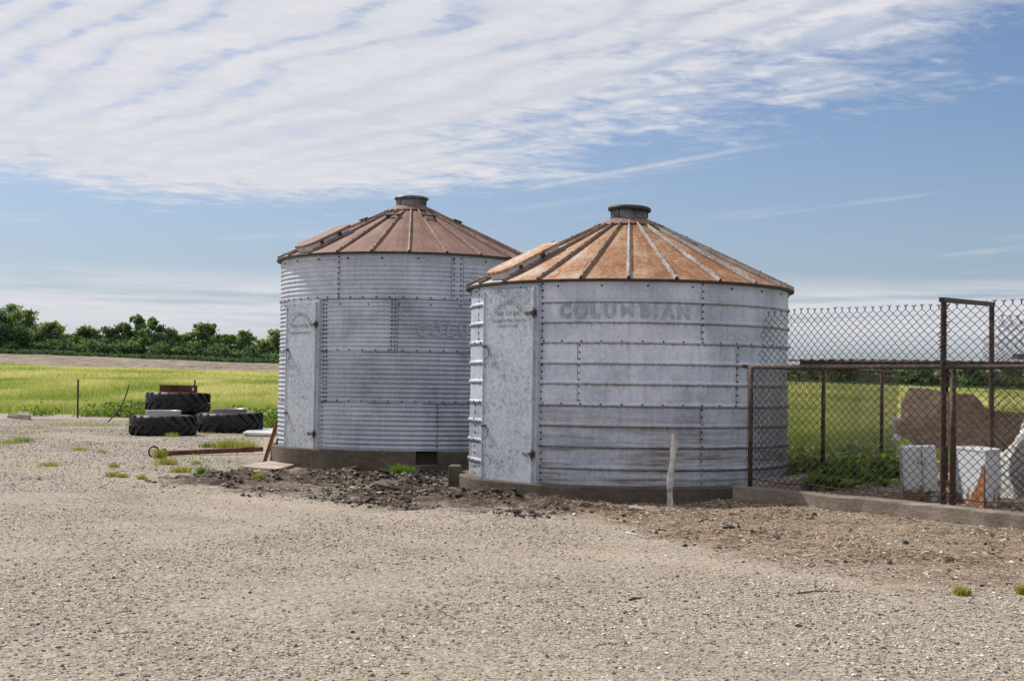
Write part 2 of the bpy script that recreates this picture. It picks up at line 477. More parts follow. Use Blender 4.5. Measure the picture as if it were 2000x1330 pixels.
def m_chip(x, y):
    lo = np.interp(x, [-.2, .5, 1.23, 1.7, 2.9, 3.6, 8], [17.5, 14.9, 13.4, 11.4, 10.0, 9.5, 9.0])
    n = fbm(x * 1.5, y * 1.5, 4, 9) - .5
    return sstep(-.7, 1.3, y - lo + n * 2.4) * sstep(22.5, 20, y) * sstep(-.3, .6, x)
def m_ridge(x, y):
    """thrown-up mud along the ruts"""
    def line(pts, w):
        xs, ys = [p[0] for p in pts], [p[1] for p in pts]
        d = np.abs(y - np.interp(x, xs, ys))
        e = sstep(xs[0] - .3, xs[0] + .3, x) * sstep(xs[-1] + .3, xs[-1] - .3, x)
        return np.exp(-(d / w) ** 2) * e
    a = line([(-4.4, 19.3), (-3.0, 20.0), (-1.9, 19.9), (-1.0, 18.9)], .75)
    b = line([(-1.9, 17.1), (-1.0, 16.6), (0.1, 16.2), (.7, 15.7), (1.2, 15.5)], .33)
    c = line([(-1.9, 15.9), (-.6, 15.0), (.35, 14.7)], .16)
    return a, b, c
ENC_C = Vector((2.773, 16.64, 0)); ENC_DF = Vector((.569, -.822, 0)).normalized(); ENC_DS = Vector((.48, .877, 0)).normalized()
def terrain(x, y):
    x = np.asarray(x, float); y = np.asarray(y, float)
    a, b, c = m_ridge(x, y)
    near = sstep(45, 30, y)
    n1 = fbm(x * 5.5, y * 5.5, 4, 21); n2 = fbm(x * .35, y * .35, 3, 4) - .5
    z = near * (n2 * .05 + (a * .12 + b * .12 + c * .07) * np.clip(n1 * 2.2 - .35, 0, 1.6))
    mud = m_mud(x, y); z = z + near * mud * (fbm(x * 8, y * 8, 3, 5) - .5) * .06
    ch = m_chip(x, y); z = z + near * ch * (fbm(x * 6, y * 6, 3, 8) - .5) * .045
    z = z + near * (fbm(x * 14, y * 14, 2, 31) - .5) * .008
    fd_ = (x - ENC_C.x) * ENC_DF.y * -1 + (y - ENC_C.y) * ENC_DF.x        # metres behind the front fence line
    z = z + .075 * near * sstep(-1.5, -.1, fd_) * sstep(1.9, 3.0, x) - .05 * sstep(3.5, 2.5, np.hypot(x - 1.62, y - 19.5))
    far = sstep(45, 60, y)
    z = z + far * (fbm(x * .12, y * .12, 3, 12) - .5) * .5 * sstep(50, 90, y)
    return z + hill(x, y)
def tz(x, y): return float(terrain(np.array([x]), np.array([y]))[0])

def axis(lo, hi, step, far_lo, far_hi, g=1.09):
    mid = list(np.arange(lo, hi + 1e-6, step))
    out, s, p = [], step, hi
    while p < far_hi:
        s *= g; p += s; out.append(p)
    pre, s, p = [], step, lo
    while p > far_lo:
        s *= g; p -= s; pre.append(p)
    return np.array(pre[::-1] + mid + out)
gx = axis(-8, 8, .06, -2600, 2600, 1.10)
gy = axis(5, 24, .06, -60, 3500, 1.055)
X, Y = np.meshgrid(gx, gy)
Z = terrain(X, Y)
nx, ny = len(gx), len(gy)
verts = np.stack([X.ravel(), Y.ravel(), Z.ravel()], 1)
ii, jj = np.meshgrid(np.arange(nx - 1), np.arange(ny - 1))
v0 = (jj * nx + ii).ravel()
faces = np.stack([v0, v0 + 1, v0 + nx + 1, v0 + nx], 1)
xf, yf = verts[:, 0], verts[:, 1]
edge_n = (fbm(xf * .6, yf * .6, 3, 40) - .5)
w_field = sstep(-.6, .8, yf - field_edge(xf) + edge_n * 3)
w_till = sstep(-3, 3, yf - 168 + (fbm(xf * .05, yf * .05, 3, 41) - .5) * 26) * sstep(25, 10, xf)
mud_w = np.clip(m_mud(xf, yf) * .62 + .75 * m_ridge(xf, yf)[0] + .5 * m_ridge(xf, yf)[1] + .5 * m_ridge(xf, yf)[2], 0, 1)
zone = np.stack([mud_w, m_chip(xf, yf), w_field], 1)

def track_mask(x, y):
    def band(px_, w):
        g = [gnd(*q) for q in px_]; xs = [q.x for q in g]; ys = [q.y for q in g]
        return np.exp(-((y - np.interp(x, xs, ys)) / w) ** 2) * sstep(xs[0] - .4, xs[0] + .5, x) * sstep(xs[-1] + .5, xs[-1] - .5, x)
    return np.clip(band([(300, 955), (420, 968), (560, 985), (720, 1003), (960, 1025)], .42) + .9 * band([(930, 1070), (1150, 1080), (1300, 1095), (1600, 1125), (1900, 1160)], .42) + .55 * band([(0, 920), (200, 940), (420, 1000), (900, 1065)], .5) + .5 * band([(50, 1120), (500, 1130), (1000, 1160), (1500, 1200)], .3), 0, 1)
track_w = track_mask(xf, yf)
def f_ground(nt, bs, obj, pos, out):
    z = nt.sep(nt.attr('zone')); mudw, chipw, fieldw = z[0], z[1], z[2]
    tillw = nt.attr('tilled', 'Fac')
    P = pos
    # gravel
    c1 = nt.voro(P, 55, 'Color'); c1s = nt.sep(c1)
    c2s = nt.sep(nt.voro(P, 26, 'Color'))
    midm = nt.noise(P, .8, 6, .7); d1 = nt.voro(P, 55); d2 = nt.voro(P, 26)
    big = nt.noise(P, .55, 5, .6); mid = nt.noise(P, 3.2, 5, .65)
    sel = nt.add(nt.mul(c1s[0], .55), nt.mul(c2s[0], .45))
    g = nt.ramp(sel, [(.08, (.21, .172, .138)), (.30, (.355, .30, .243)), (.6, (.465, .405, .335)), (.86, (.55, .495, .425)), (1, (.68, .64, .59))])
    dusty = nt.ramp(nt.noise(P, 30, 4, .7), [(.35, (.39, .325, .252)), (.65, (.50, .43, .345))])
    g = nt.mix(nt.rng(nt.add(big, nt.mul(mid, .3)), .55, .80, 0.12, .72), g, dusty)
    tan = nt.math('MAXIMUM', nt.mul(nt.rng(nt.noise(nt.scale(P, (.35, 1.1, 1)), 1.0, 4, .6), .55, .72), .7), nt.rng(nt.add(nt.attr('track', 'Fac'), nt.mul(nt.sub(nt.noise(P, 4, 5, .7), .5), .9)), .25, .8))
    g = nt.mix(nt.mul(tan, .6), g, (.45, .345, .245))
    g = nt.mix(nt.mul(nt.rng(midm, .50, .68), .55), g, (.215, .18, .15))
    g = nt.mix(nt.mul(nt.rng(nt.noise(P, 9, 5, .8), .55, .68), .40), g, (.15, .125, .10))
    gap = nt.rng(d1, .42, .60); g = nt.mix(nt.mul(gap, .35), g, (.13, .105, .08))
    grit = nt.add(nt.noise(P, 34, 4, .85), nt.mul(tan, -.04))
    g = nt.mix(nt.mul(nt.rng(grit, .52, .62), .78), g, (.12, .098, .078))
    g = nt.mix(nt.mul(nt.rng(grit, .45, .37), .55), g, (.66, .61, .54))
    specks = nt.rng(nt.sep(nt.voro(P, 17, 'Color'))[1], .955, .965)
    spd = nt.rng(nt.voro(P, 17), .30, .22)
    g = nt.mix(nt.mul(nt.mul(specks, spd), .85), g, (.05, .042, .036))
    # mud and chips
    md = nt.ramp(nt.add(nt.mul(nt.noise(P, 14, 7, .8), .65), nt.mul(nt.noise(nt.scale(P, (.7, 2.2, 1)), 1.6, 5, .65), .35)), [(.38, (.030, .022, .017)), (.49, (.10, .076, .058)), (.58, (.24, .19, .145)), (.70, (.38, .315, .25))])
    ch = nt.ramp(nt.add(nt.mul(nt.noise(P, 38, 5, .8), .6), nt.mul(nt.noise(P, 4, 5, .7), .4)), [(.34, (.10, .068, .048)), (.45, (.245, .175, .122)), (.58, (.37, .28, .20)), (.76, (.50, .41, .32))])
    ch = nt.mix(nt.mul(nt.rng(nt.noise(nt.scale(P, (1, 1.5, 1)), 1.5, 6, .72), .47, .62), .62), ch, nt.ramp(nt.noise(P, 22, 6, .8), [(.36, (.045, .032, .024)), (.52, (.13, .09, .063)), (.68, (.27, .20, .145))]))
    brk = nt.noise(P, 6, 5, .7)
    mm = nt.rng(nt.add(mudw, nt.mul(nt.sub(brk, .5), 1.5)), .34, .72)
    cc = nt.rng(nt.add(chipw, nt.mul(nt.sub(nt.noise(P, 2.2, 6, .75), .5), 1.7)), .20, 1.15)
    c = nt.mix(cc, g, ch); c = nt.mix(mm, c, md)
    # field soil / distant grass
    fn1 = nt.noise(nt.scale(P, (.25, .8, 1)), .35, 5, .6); fn2 = nt.noise(P, 3, 5, .7)
    fg = nt.ramp(nt.add(nt.mul(fn1, .6), nt.mul(fn2, .4)), [(.36, (.16, .21, .055)), (.5, (.26, .31, .09)), (.66, (.37, .38, .15))])
    c = nt.mix(nt.rng(nt.add(fieldw, nt.mul(nt.sub(brk, .5), .5)), .35, .65), c, fg)
    tn = nt.ramp(nt.add(nt.mul(nt.noise(nt.scale(P, (1, .12, 1)), 1.1, 6, .85), .8), nt.mul(nt.noise(P, .12, 3), .2)), [(.36, (.075, .056, .040)), (.49, (.20, .160, .118)), (.62, (.37, .315, .24))])
    c = nt.mix(tillw, c, tn)
    hg = nt.add(nt.mul(grit, -1.2), nt.add(nt.mul(nt.sub(1.0, d1), .5), nt.add(nt.mul(nt.sub(1.0, d2), .8), nt.mul(nt.noise(P, 60, 3, .7), .4))))
    hm = nt.mul(nt.noise(P, 13, 6, .75), 4.0)
    h = nt.add(nt.mul(hg, nt.sub(1.0, mm)), nt.mul(hm, nt.math('MAXIMUM', mm, nt.mul(cc, .6))))
    setp(nt, bs, c, .95, 0, nt.bump(h, .75, .02), .15)
M['ground'] = mat('yard_gravel_mud_and_field', f_ground)

fc_field = w_field[faces].mean(1); fc_till = w_till[faces].mean(1)
def sub_ground(name, sel):
    fs = faces[sel]
    used = np.unique(fs); remap = np.zeros(len(verts), dtype=np.int64); remap[used] = np.arange(len(used))
    o = np_mesh(name, verts[used], remap[fs], M['ground'], smooth=True, cols=zone[used], colname='zone')
    a = o.data.attributes.new('tilled', 'FLOAT', 'POINT'); a.data.foreach_set('value', w_till[used].astype(np.float32))
    a = o.data.attributes.new('track', 'FLOAT', 'POINT'); a.data.foreach_set('value', track_w[used].astype(np.float32))
    return tag(o, kind='structure')
sel_t = fc_till > .5; sel_f = (~sel_t) & (fc_field > .5); sel_y = ~(sel_t | sel_f)
sub_ground('gravel_yard', sel_y)['label'] = 'pale gravel yard with dark muddy ruts and brown chip litter'
sub_ground('grass_field', sel_f)['label'] = 'yellow green pasture ground rising to the tree line'
sub_ground('tilled_field', sel_t)['label'] = 'brown tilled strip between the pasture and the trees'

# ------------------------------------------------------------------ scattered gravel, clods, chips
def rocks(pos, size, flat=.7, seed=1):
    """irregular octahedra: verts, faces"""
    r = np.random.default_rng(seed); n = len(pos)
    base = np.array([(1, 0, 0), (-1, 0, 0), (0, 1, 0), (0, -1, 0), (0, 0, 1), (0, 0, -.6), (.62, .62, .5), (-.62, -.62, .45)], float)
    bf = np.array([(0, 6, 4), (6, 2, 4), (2, 1, 4), (1, 7, 4), (7, 3, 4), (3, 0, 4), (6, 0, 5), (2, 6, 5), (1, 2, 5), (7, 1, 5), (3, 7, 5), (0, 3, 5)])
    v = base[None] * (1 + r.uniform(-.35, .35, (n, 8, 3)))
    v = v * size[:, None, None] * np.stack([np.ones(n), r.uniform(.55, 1, n), r.uniform(.4, 1, n) * flat], 1)[:, None, :]
    a = r.uniform(0, 6.283, n); ca, sa = np.cos(a)[:, None], np.sin(a)[:, None]
    x = v[..., 0] * ca - v[..., 1] * sa; y = v[..., 0] * sa + v[..., 1] * ca
    v = np.stack([x, y, v[..., 2]], 2) + pos[:, None, :]
    f = bf[None] + (np.arange(n) * 8)[:, None, None]
    return v.reshape(-1, 3), f.reshape(-1, 3)
def scatter(n, xr, yr, w):
    x = rng.uniform(*xr, n); y = rng.uniform(*yr, n)
    k = rng.uniform(0, 1, n) < w(x, y)
    return x[k], y[k]
def in_view(x, y): return (np.abs(x) < y * .385 + .3)
# loose gravel
x, y = scatter(330000, (-6.5, 6.5), (6.0, 19), lambda x, y: in_view(x, y) * np.clip(1.25 - m_mud(x, y) - .5 * m_chip(x, y) - .8 * track_mask(x, y), 0, 1) * np.clip(fbm(x * .7, y * .45, 3, 50) * 3.0 - .85, .16, 1) * np.interp(y, [6, 9, 19], [1, .8, .3]))
s = np.minimum(rng.gamma(1.9, .0027, len(x)) + .0025, .017)
p = np.stack([x, y, terrain(x, y) + s * .15], 1)
v, f = rocks(p, s, .75, 3)
pal = np.array([(.24, .195, .155), (.42, .36, .285), (.49, .425, .345), (.56, .50, .43), (.70, .66, .60), (.40, .31, .22), (.085, .070, .06)])
pc = pal[rng.choice(len(pal), len(x), p=[.15, .22, .22, .19, .055, .105, .06])] * rng.uniform(.85, 1.15, (len(x), 1))
o = np_mesh('gravel', v, f, M['tinted'], cols=np.repeat(pc, 8, 0)); tag(o, 'loose crushed limestone scattered over the yard', None, None, 'stuff')
x, y = scatter(170000, (-17, 1), (17, 47), lambda x, y: in_view(x, y) * (y < field_edge(x) - .3) * np.clip(1.1 - 1.3 * m_mud(x, y), 0, 1) * np.clip(vnoise(x * .7, y * .7, 52) * 1.7 - .1, .12, 1) * (~((y > 23.5) & (x > -4.5 + (y - 23.5) * -.15))))
s = rng.gamma(2.0, .0036, len(x)) + .004 + .0001 * y
p = np.stack([x, y, terrain(x, y) + s * .1], 1); v, f = rocks(p, s, .6, 33)
pal2 = np.array([(.13, .11, .09), (.27, .235, .20), (.40, .355, .31), (.52, .48, .43), (.70, .67, .64)])
pc = pal2[rng.choice(5, len(x), p=[.14, .30, .32, .19, .05])] * rng.uniform(.85, 1.15, (len(x), 1))
o = np_mesh('gravel', v, f, M['tinted'], cols=np.repeat(pc, 8, 0)); tag(o, 'coarser gravel scattered round the tyres and bar', None, None, 'stuff')
# mud clods
x, y = scatter(150000, (-6, 2.2), (14, 22.5), lambda x, y: np.clip((sum(m_ridge(x, y)) * 1.1 + .25 * m_mud(x, y)) * np.clip(fbm(x * 2.2, y * 2.2, 3, 91) * 3.2 - 1.1, 0, 1.2) - .03, 0, 1) * .5)
s = rng.gamma(1.5, .009, len(x)) + .006
s = np.minimum(s, .060)
p = np.stack([x, y, terrain(x, y) + s * .2], 1)
v, f = rocks(p, s, .8, 4)
pal = np.array([(.035, .026, .020), (.07, .052, .04), (.13, .10, .078), (.24, .195, .155), (.36, .30, .24)])
pc = pal[rng.choice(5, len(x), p=[.27, .30, .23, .14, .06])] * rng.uniform(.85, 1.15, (len(x), 1))
o = np_mesh('mud_clods', v, f, M['tinted'], cols=np.repeat(pc, 8, 0)); tag(o, 'dark broken mud clods thrown up along the ruts', None, None, 'stuff')
# wood chips and leaf litter
def flakes(x, y, ln, wd, zoff=.006, seed=6):
    r = np.random.default_rng(seed); n = len(x)
    a = r.uniform(0, 6.283, n); tl = r.uniform(-.35, .35, n); rl = r.uniform(-.5, .5, n)
    d = np.stack([np.cos(a) * np.cos(tl), np.sin(a) * np.cos(tl), np.sin(tl)], 1)
    sd = np.stack([-np.sin(a) * np.cos(rl), np.cos(a) * np.cos(rl), np.sin(rl)], 1)
    c = np.stack([x, y, terrain(x, y) + zoff + ln * .12], 1)
    q = np.stack([c - d * ln[:, None] - sd * wd[:, None], c + d * ln[:, None] - sd * wd[:, None] * .6, c + d * ln[:, None] + sd * wd[:, None], c - d * ln[:, None] + sd * wd[:, None] * .7], 1)
    return q.reshape(-1, 3), (np.arange(n) * 4)[:, None] + np.arange(4)[None]
x, y = scatter(130000, (0, 7), (9, 21), lambda x, y: in_view(x, y) * m_chip(x, y) ** 2 * np.clip(fbm(x * 1.1, y * 1.5, 4, 61) * 5.0 - 2.1, .05, 1) * .8)
ln = np.minimum(rng.gamma(2.0, .0055, len(x)) + .005, .035); wd = ln * rng.uniform(.10, .42, len(x))
v, f = flakes(x, y, ln, wd)
pal = np.array([(.08, .055, .04), (.20, .13, .085), (.32, .215, .14), (.44, .34, .25), (.58, .52, .45)])
pc = pal[rng.choice(5, len(x), p=[.16, .29, .30, .17, .08])]
o = np_mesh('bark_litter', v, f, M['tinted'], cols=np.repeat(pc, 4, 0)); tag(o, 'brown bark chips and leaf litter over the dirt', None, None, 'stuff')
x, y = scatter(60000, (0, 7), (9, 21), lambda x, y: in_view(x, y) * m_chip(x, y) ** 2 * np.clip(fbm(x * 1.8, y * 1.2, 3, 66) * 3 - .9, .1, 1) * .6)
ln = rng.uniform(.015, .055, len(x)); v, f = flakes(x, y, ln, rng.uniform(.0018, .0035, len(x)), .004, 16)
pal = np.array([(.13, .09, .06), (.33, .24, .15), (.47, .37, .25), (.60, .52, .40)])
pc = pal[rng.choice(4, len(x), p=[.3, .3, .25, .15])]
o = np_mesh('straw_litter', v, f, M['tinted'], cols=np.repeat(pc, 4, 0)); tag(o, 'dry straw and grass stems matted over the dirt', None, None, 'stuff')
x, y = scatter(4200, (0, 7), (9, 21), lambda x, y: in_view(x, y) * m_chip(x, y) * .7)
s = np.minimum(rng.gamma(1.7, .0068, len(x)) + .004, .035)
p = np.stack([x, y, terrain(x, y) + s * .2], 1); v, f = rocks(p, s, .8, 8)
pal = np.array([(.055, .042, .035), (.20, .16, .13), (.40, .35, .30), (.60, .57, .53)])
pc = pal[rng.choice(4, len(x), p=[.35, .3, .22, .13])]
o = np_mesh('dirt_rubble', v, f, M['tinted'], cols=np.repeat(pc, 8, 0)); tag(o, 'small stones and dirt lumps among the bark litter', None, None, 'stuff')

# ------------------------------------------------------------------ grain bins
def bin_angle(cx, cy, rad, z, px):
    best = None
    va = math.atan2(cx, cy)
    for k in range(-900, 901):
        a = R(k / 10.0) - va
        q = proj((cx + rad * math.sin(a), cy - rad * math.cos(a), z))[0]
        if best is None or abs(q - px) < best[0]: best = (abs(q - px), a)
    return best[1]
def pol(r, a, z): return Vector((r * math.sin(a), -r * math.cos(a), z))

def text_mesh(body, size, bold=0.0):
    cu = bpy.data.curves.new('lettering', 'FONT')
    cu.body = body; cu.size = size; cu.align_x = 'CENTER'; cu.offset = bold; cu.resolution_u = 3
    ob = bpy.data.objects.new('lettering', cu); COL.objects.link(ob)
    dg = bpy.context.evaluated_depsgraph_get()
    me = bpy.data.meshes.new_from_object(ob.evaluated_get(dg))
    vs = [v.co.copy() for v in me.vertices]; fs = [tuple(p.vertices) for p in me.polygons]
    bpy.data.objects.remove(ob); bpy.data.curves.remove(cu); bpy.data.meshes.remove(me)
    return vs, fs

class Bin:
    def __init__(s, px, D, Rw, Re, zf, ze, zt, rot_label):
        s.x = (px - 1000) / FPX * D; s.y = D; s.R = Rw; s.Re = Re; s.zf = zf; s.ze = ze; s.zt = zt
        s.e = empty('grain_bin', (s.x, s.y, 0), 0, *rot_label)
    def a(s, px, z, rad=None): return bin_angle(s.x, s.y, rad or s.R, z, px)
    def zpy(s, py, px=None):
        """height of a picture row on the wall's camera-facing line"""
        d = math.hypot(s.x, s.y); k = (d - s.R) / d
        fx, fy = s.x * k, s.y * k
        if px is None: px = proj((fx, fy, 1.4))[0]
        return (at(px, py, fy)).z
    def bolt(s, mb, a, z, rad, r=.013, mi=1):
        c = pol(rad, a, z); n = pol(1, a, 0); t = Vector((math.cos(a), math.sin(a), 0)); up = Vector((0, 0, 1))
        vs, N = [], 6
        for k in range(N):
            q = 2 * math.pi * k / N; vs.append(c + (t * math.cos(q) + up * math.sin(q)) * r - n * .004)
        for k in range(N):
            q = 2 * math.pi * k / N; vs.append(c + (t * math.cos(q) + up * math.sin(q)) * r * .7 + n * .010)
        fs = [(k, (k + 1) % N, N + (k + 1) % N, N + k) for k in range(N)] + [tuple(range(N, 2 * N))]
        mb.add(vs, fs, mi, 1.0)

def set_attr(o, name, vals):
    a = o.data.attributes.new(name, 'FLOAT', 'POINT'); a.data.foreach_set('value', np.asarray(vals, dtype=np.float32))

def build_foundation(b, rf, niche=None, label=None):
    N = 72
    angs = [2 * math.pi * k / N for k in range(N)]
    if niche:
        a0, a1, zn, dep = niche
        angs = sorted([q for q in angs if not (a0 - .02 < ((q + math.pi) % (2 * math.pi)) - math.pi < a1 + .02)] + [a0 % (2 * math.pi), a1 % (2 * math.pi)])
    mb = MB(); n = len(angs)
    z0, z1 = -.15, b.zf
    rin = b.R - .12
    def wob(a): return .012 * math.sin(3 * a + 1) + .008 * math.sin(11 * a)
    for k in range(n):
        q0, q1 = angs[k], angs[(k + 1) % n]
        isn = niche and abs(q0 - a0 % (2 * math.pi)) < 1e-6
        r0, r1 = rf + wob(q0), rf + wob(q1)
        zt = zn if isn else z1
        zm = zt - .02
        mb.add([pol(r0, q0, z0), pol(r1, q1, z0), pol(r1, q1, zm), pol(r0, q0, zm), pol(r1 - .015, q1, zt), pol(r0 - .015, q0, zt)], [(0, 1, 2, 3), (3, 2, 4, 5)])
        if isn:
            ri = rf - dep
            mb.add([pol(r0 - .015, q0, zn), pol(r1 - .015, q1, zn), pol(ri, q1, zn), pol(ri, q0, zn), pol(ri, q1, z1), pol(ri, q0, z1), pol(r0, q0, z1), pol(r1, q1, z1)],
                   [(0, 1, 2, 3), (3, 2, 4, 5), (0, 3, 5, 6), (2, 1, 7, 4)])
            mb.add([pol(ri, q0, z1), pol(ri, q1, z1), pol(rin, q1, z1), pol(rin, q0, z1)], [(0, 1, 2, 3)])
        else:
            mb.add([pol(r0 - .015, q0, z1), pol(r1 - .015, q1, z1), pol(rin, q1, z1), pol(rin, q0, z1)], [(0, 1, 2, 3)])
    return mb.build('foundation', M['conc_dark'], b.e)

def build_roof(b, mats, rib_mats, rust_fn, nrib=24, off=0.0, rib_w=.055, rib_h=.042, rt=.34):
    e = b.e
    mb = MB()
    NP = nrib * 4; NR = 14
    vs, fs, ru = [], [], []
    for i in range(NR + 1):
        t = i / NR
        for k in range(NP):
            a = off + 2 * math.pi * k / NP
            sag = .010 * math.sin(math.pi * t) * math.cos(2 * math.pi * (k % 4) / 4 + math.pi)
            r = b.Re + (rt - b.Re) * t
            vs.append(pol(r, a, b.ze + (b.zt - b.ze) * t + sag)); ru.append(rust_fn(a, t))
    for i in range(NR):
        for k in range(NP):
            k2 = (k + 1) % NP
            fs.append((i * NP + k, i * NP + k2, (i + 1) * NP + k2, (i + 1) * NP + k))
    mb.add(vs, fs, 0, 1, True)
    # eave lip and soffit return
    base = len(mb.v)
    vs = []
    for k in range(NP):
        a = off + 2 * math.pi * k / NP; vs.append(pol(b.Re + .002, a, b.ze))
    for k in range(NP):
        a = off + 2 * math.pi * k / NP; vs.append(pol(b.Re + .004, a, b.ze - .028))
    for k in range(NP):
        a = off + 2 * math.pi * k / NP; vs.append(pol(b.R - .02, a, b.ze - .035))
    fs = []
    for i in range(2):
        for k in range(NP):
            k2 = (k + 1) % NP
            fs.append((i * NP + k, (i + 1) * NP + k, (i + 1) * NP + k2, i * NP + k2))
    mb.add(vs, fs, 1, 1, False)
    ru += [1.0] * len(vs)
    roof = mb.build('roof', [mats, M['dark_steel']], e, recalc=False)
    set_attr(roof, 'rust', ru)
    # standing ribs
    sl = Vector((rt - b.Re, 0, b.zt - b.ze)); L = sl.length
    th = math.atan2(b.zt - b.ze, b.Re - rt)
    def rib_mesh(m_main, nm='roof_rib'):
        q = MB()
        w, h = rib_w / 2, rib_h
        prof = [(-w * 1.5, .003), (-w, .004), (-w * .55, h * .92), (-w * .2, h), (w * .2, h), (w * .55, h * .92), (w, .004), (w * 1.5, .003)]
        vs = []
        for t in np.linspace(-.012, L, 9):
            k = 1 - .35 * max(t, 0) / L
            for (s_, z) in prof: vs.append((s_ * k, t, z))
        n = len(prof); fs = []
        for i in range(8):
            for j in range(n - 1): fs.append((i * n + j, i * n + j + 1, (i + 1) * n + j + 1, (i + 1) * n + j))
        q.add(vs, fs, 0, 1, False)
        for t in np.linspace(.12, L - .15, 6):
            k = 1 - .35 * t / L
            q.box((w * .2, t, h + .003), (.014, .014, .012), mi=1)
        return q
    proto = {}
    for k in range(nrib):
        a = off + 2 * math.pi * k / nrib
        key = rib_mats(a)
        if key not in proto:
            o = rib_mesh(key).build('roof_rib', [M[key], M['bolt']], roof, recalc=False); proto[key] = o
        else:
            o = proto[key].copy(); COL.objects.link(o); o.parent = roof
        p = pol(b.Re, a, b.ze)
        ydir = Vector((-math.sin(a) * math.cos(th), math.cos(a) * math.cos(th), math.sin(th)))
        xdir = Vector((math.cos(a), math.sin(a), 0)); zdir = xdir.cross(ydir)
        Mx = Matrix((xdir, ydir, zdir)).transposed().to_4x4(); Mx.translation = p
        o.matrix_local = Mx
    return roof, th, L

def slope_frame(b, th, a, t_len):
    """frame on the roof slope: x across, y up the slope, z off the roof"""
    ydir = Vector((-math.sin(a) * math.cos(th), math.cos(a) * math.cos(th), math.sin(th)))
    xdir = Vector((math.cos(a), math.sin(a), 0)); zdir = xdir.cross(ydir)
    Mx = Matrix((xdir, ydir, zdir)).transposed().to_4x4()
    Mx.translation = pol(b.Re, a, b.ze) + ydir * t_len
    return Mx

def build_hatch(b, th, a, lid_mat, y0=.10, y1=1.05, w0=.46, w1=.34, hgt=.10):
    Mx = slope_frame(b, th, a, 0)
    def outline(g):
        pts = []
        rc = .16 + g
        x0, x1 = w0 / 2 + g, w1 / 2 + g
        for k in range(7):
            t = math.pi + math.pi / 2 * k / 6; pts.append((-x0 + rc + rc * math.cos(t), y0 - g + rc + rc * math.sin(t)))
        for k in range(7):
            t = 1.5 * math.pi + math.pi / 2 * k / 6; pts.append((x0 - rc + rc * math.cos(t), y0 - g + rc + rc * math.sin(t)))
        r2 = .06
        for k in range(5):
            t = math.pi / 2 * k / 4; pts.append((x1 - r2 + r2 * math.cos(t), y1 + g - r2 + r2 * math.sin(t)))
        for k in range(5):
            t = math.pi / 2 + math.pi / 2 * k / 4; pts.append((-x1 + r2 + r2 * math.cos(t), y1 + g - r2 + r2 * math.sin(t)))
        return pts
    q = MB(); ol = outline(0); n = len(ol)
    vs = [Vector((x, y, -.03)) for x, y in ol] + [Vector((x, y, hgt)) for x, y in ol]
    q.add([Mx @ v for v in vs], [(i, (i + 1) % n, n + (i + 1) % n, n + i) for i in range(n)], 0, 1, True)
    for yy in (.38, .78):
        q.box(Mx @ Vector((w0 / 2 - .005, yy, hgt - .045)), (.03, .05, .06), Mx.to_3x3(), 1)
    hb = q.build('roof_hatch', [M['galv_b'], M['dark_steel']], b.e)
    q = MB(); ol = outline(.035); n = len(ol)
    vs = [Vector((x, y, hgt - .012)) for x, y in ol] + [Vector((x, y, hgt + .008)) for x, y in ol] + [Vector((x * .97, .575 + (y - .575) * .98, hgt + .022)) for x, y in ol]
    fs = [(i, (i + 1) % n, n + (i + 1) % n, n + i) for i in range(n)] + [(n + i, n + (i + 1) % n, 2 * n + (i + 1) % n, 2 * n + i) for i in range(n)]
    fs += [tuple(range(2 * n, 3 * n)), tuple(reversed(range(n)))]
    q.add([Mx @ v for v in vs], fs, 0, 1)
    lid = q.build('hatch_lid', lid_mat, hb)
    set_attr(lid, 'rust', [.22] * len(lid.data.vertices))
    return hb

def build_vent(b, neck_mat, cap_mat, apron_mat, rn, rc, hn, hc, tilt=0.0, dark=True):
    q = MB()
    q.lathe([(.46, b.zt - .035), (.44, b.zt - .005), (rn + .03, b.zt + .065), (rn, b.zt + .075)], 40)
    ap = q.build('roof_collar', apron_mat, b.e, recalc=False)
    q = MB()
    z0 = b.zt + .07
    q.lathe([(rn, z0), (rn, z0 + hn)], 32)
    for k in range(6): q.box(pol(rn + .006, k * math.pi / 3 + .3, z0 + hn * .5), (.02, .02, hn * .8), Matrix.Rotation(k * math.pi / 3 + .3, 3, 'Z'))
    nk = q.build('vent_neck', neck_mat, ap, recalc=False)
    q = MB()
    zc = z0 + hn - .03
    q.lathe([(rn + .005, zc), (rc - .01, zc - .005), (rc, zc + .012), (rc, zc + hc * .55), (rc - .03, zc + hc * .85), (rc * .6, zc + hc), (0.001, zc + hc * 1.1)], 40)
    cp = q.build('vent_cap', cap_mat, ap, recalc=False)
    if tilt:
        cp.matrix_local = Matrix.Translation((0, 0, zc)) @ Matrix.Rotation(tilt, 4, 'Y') @ Matrix.Translation((0, 0, -zc))
    return ap

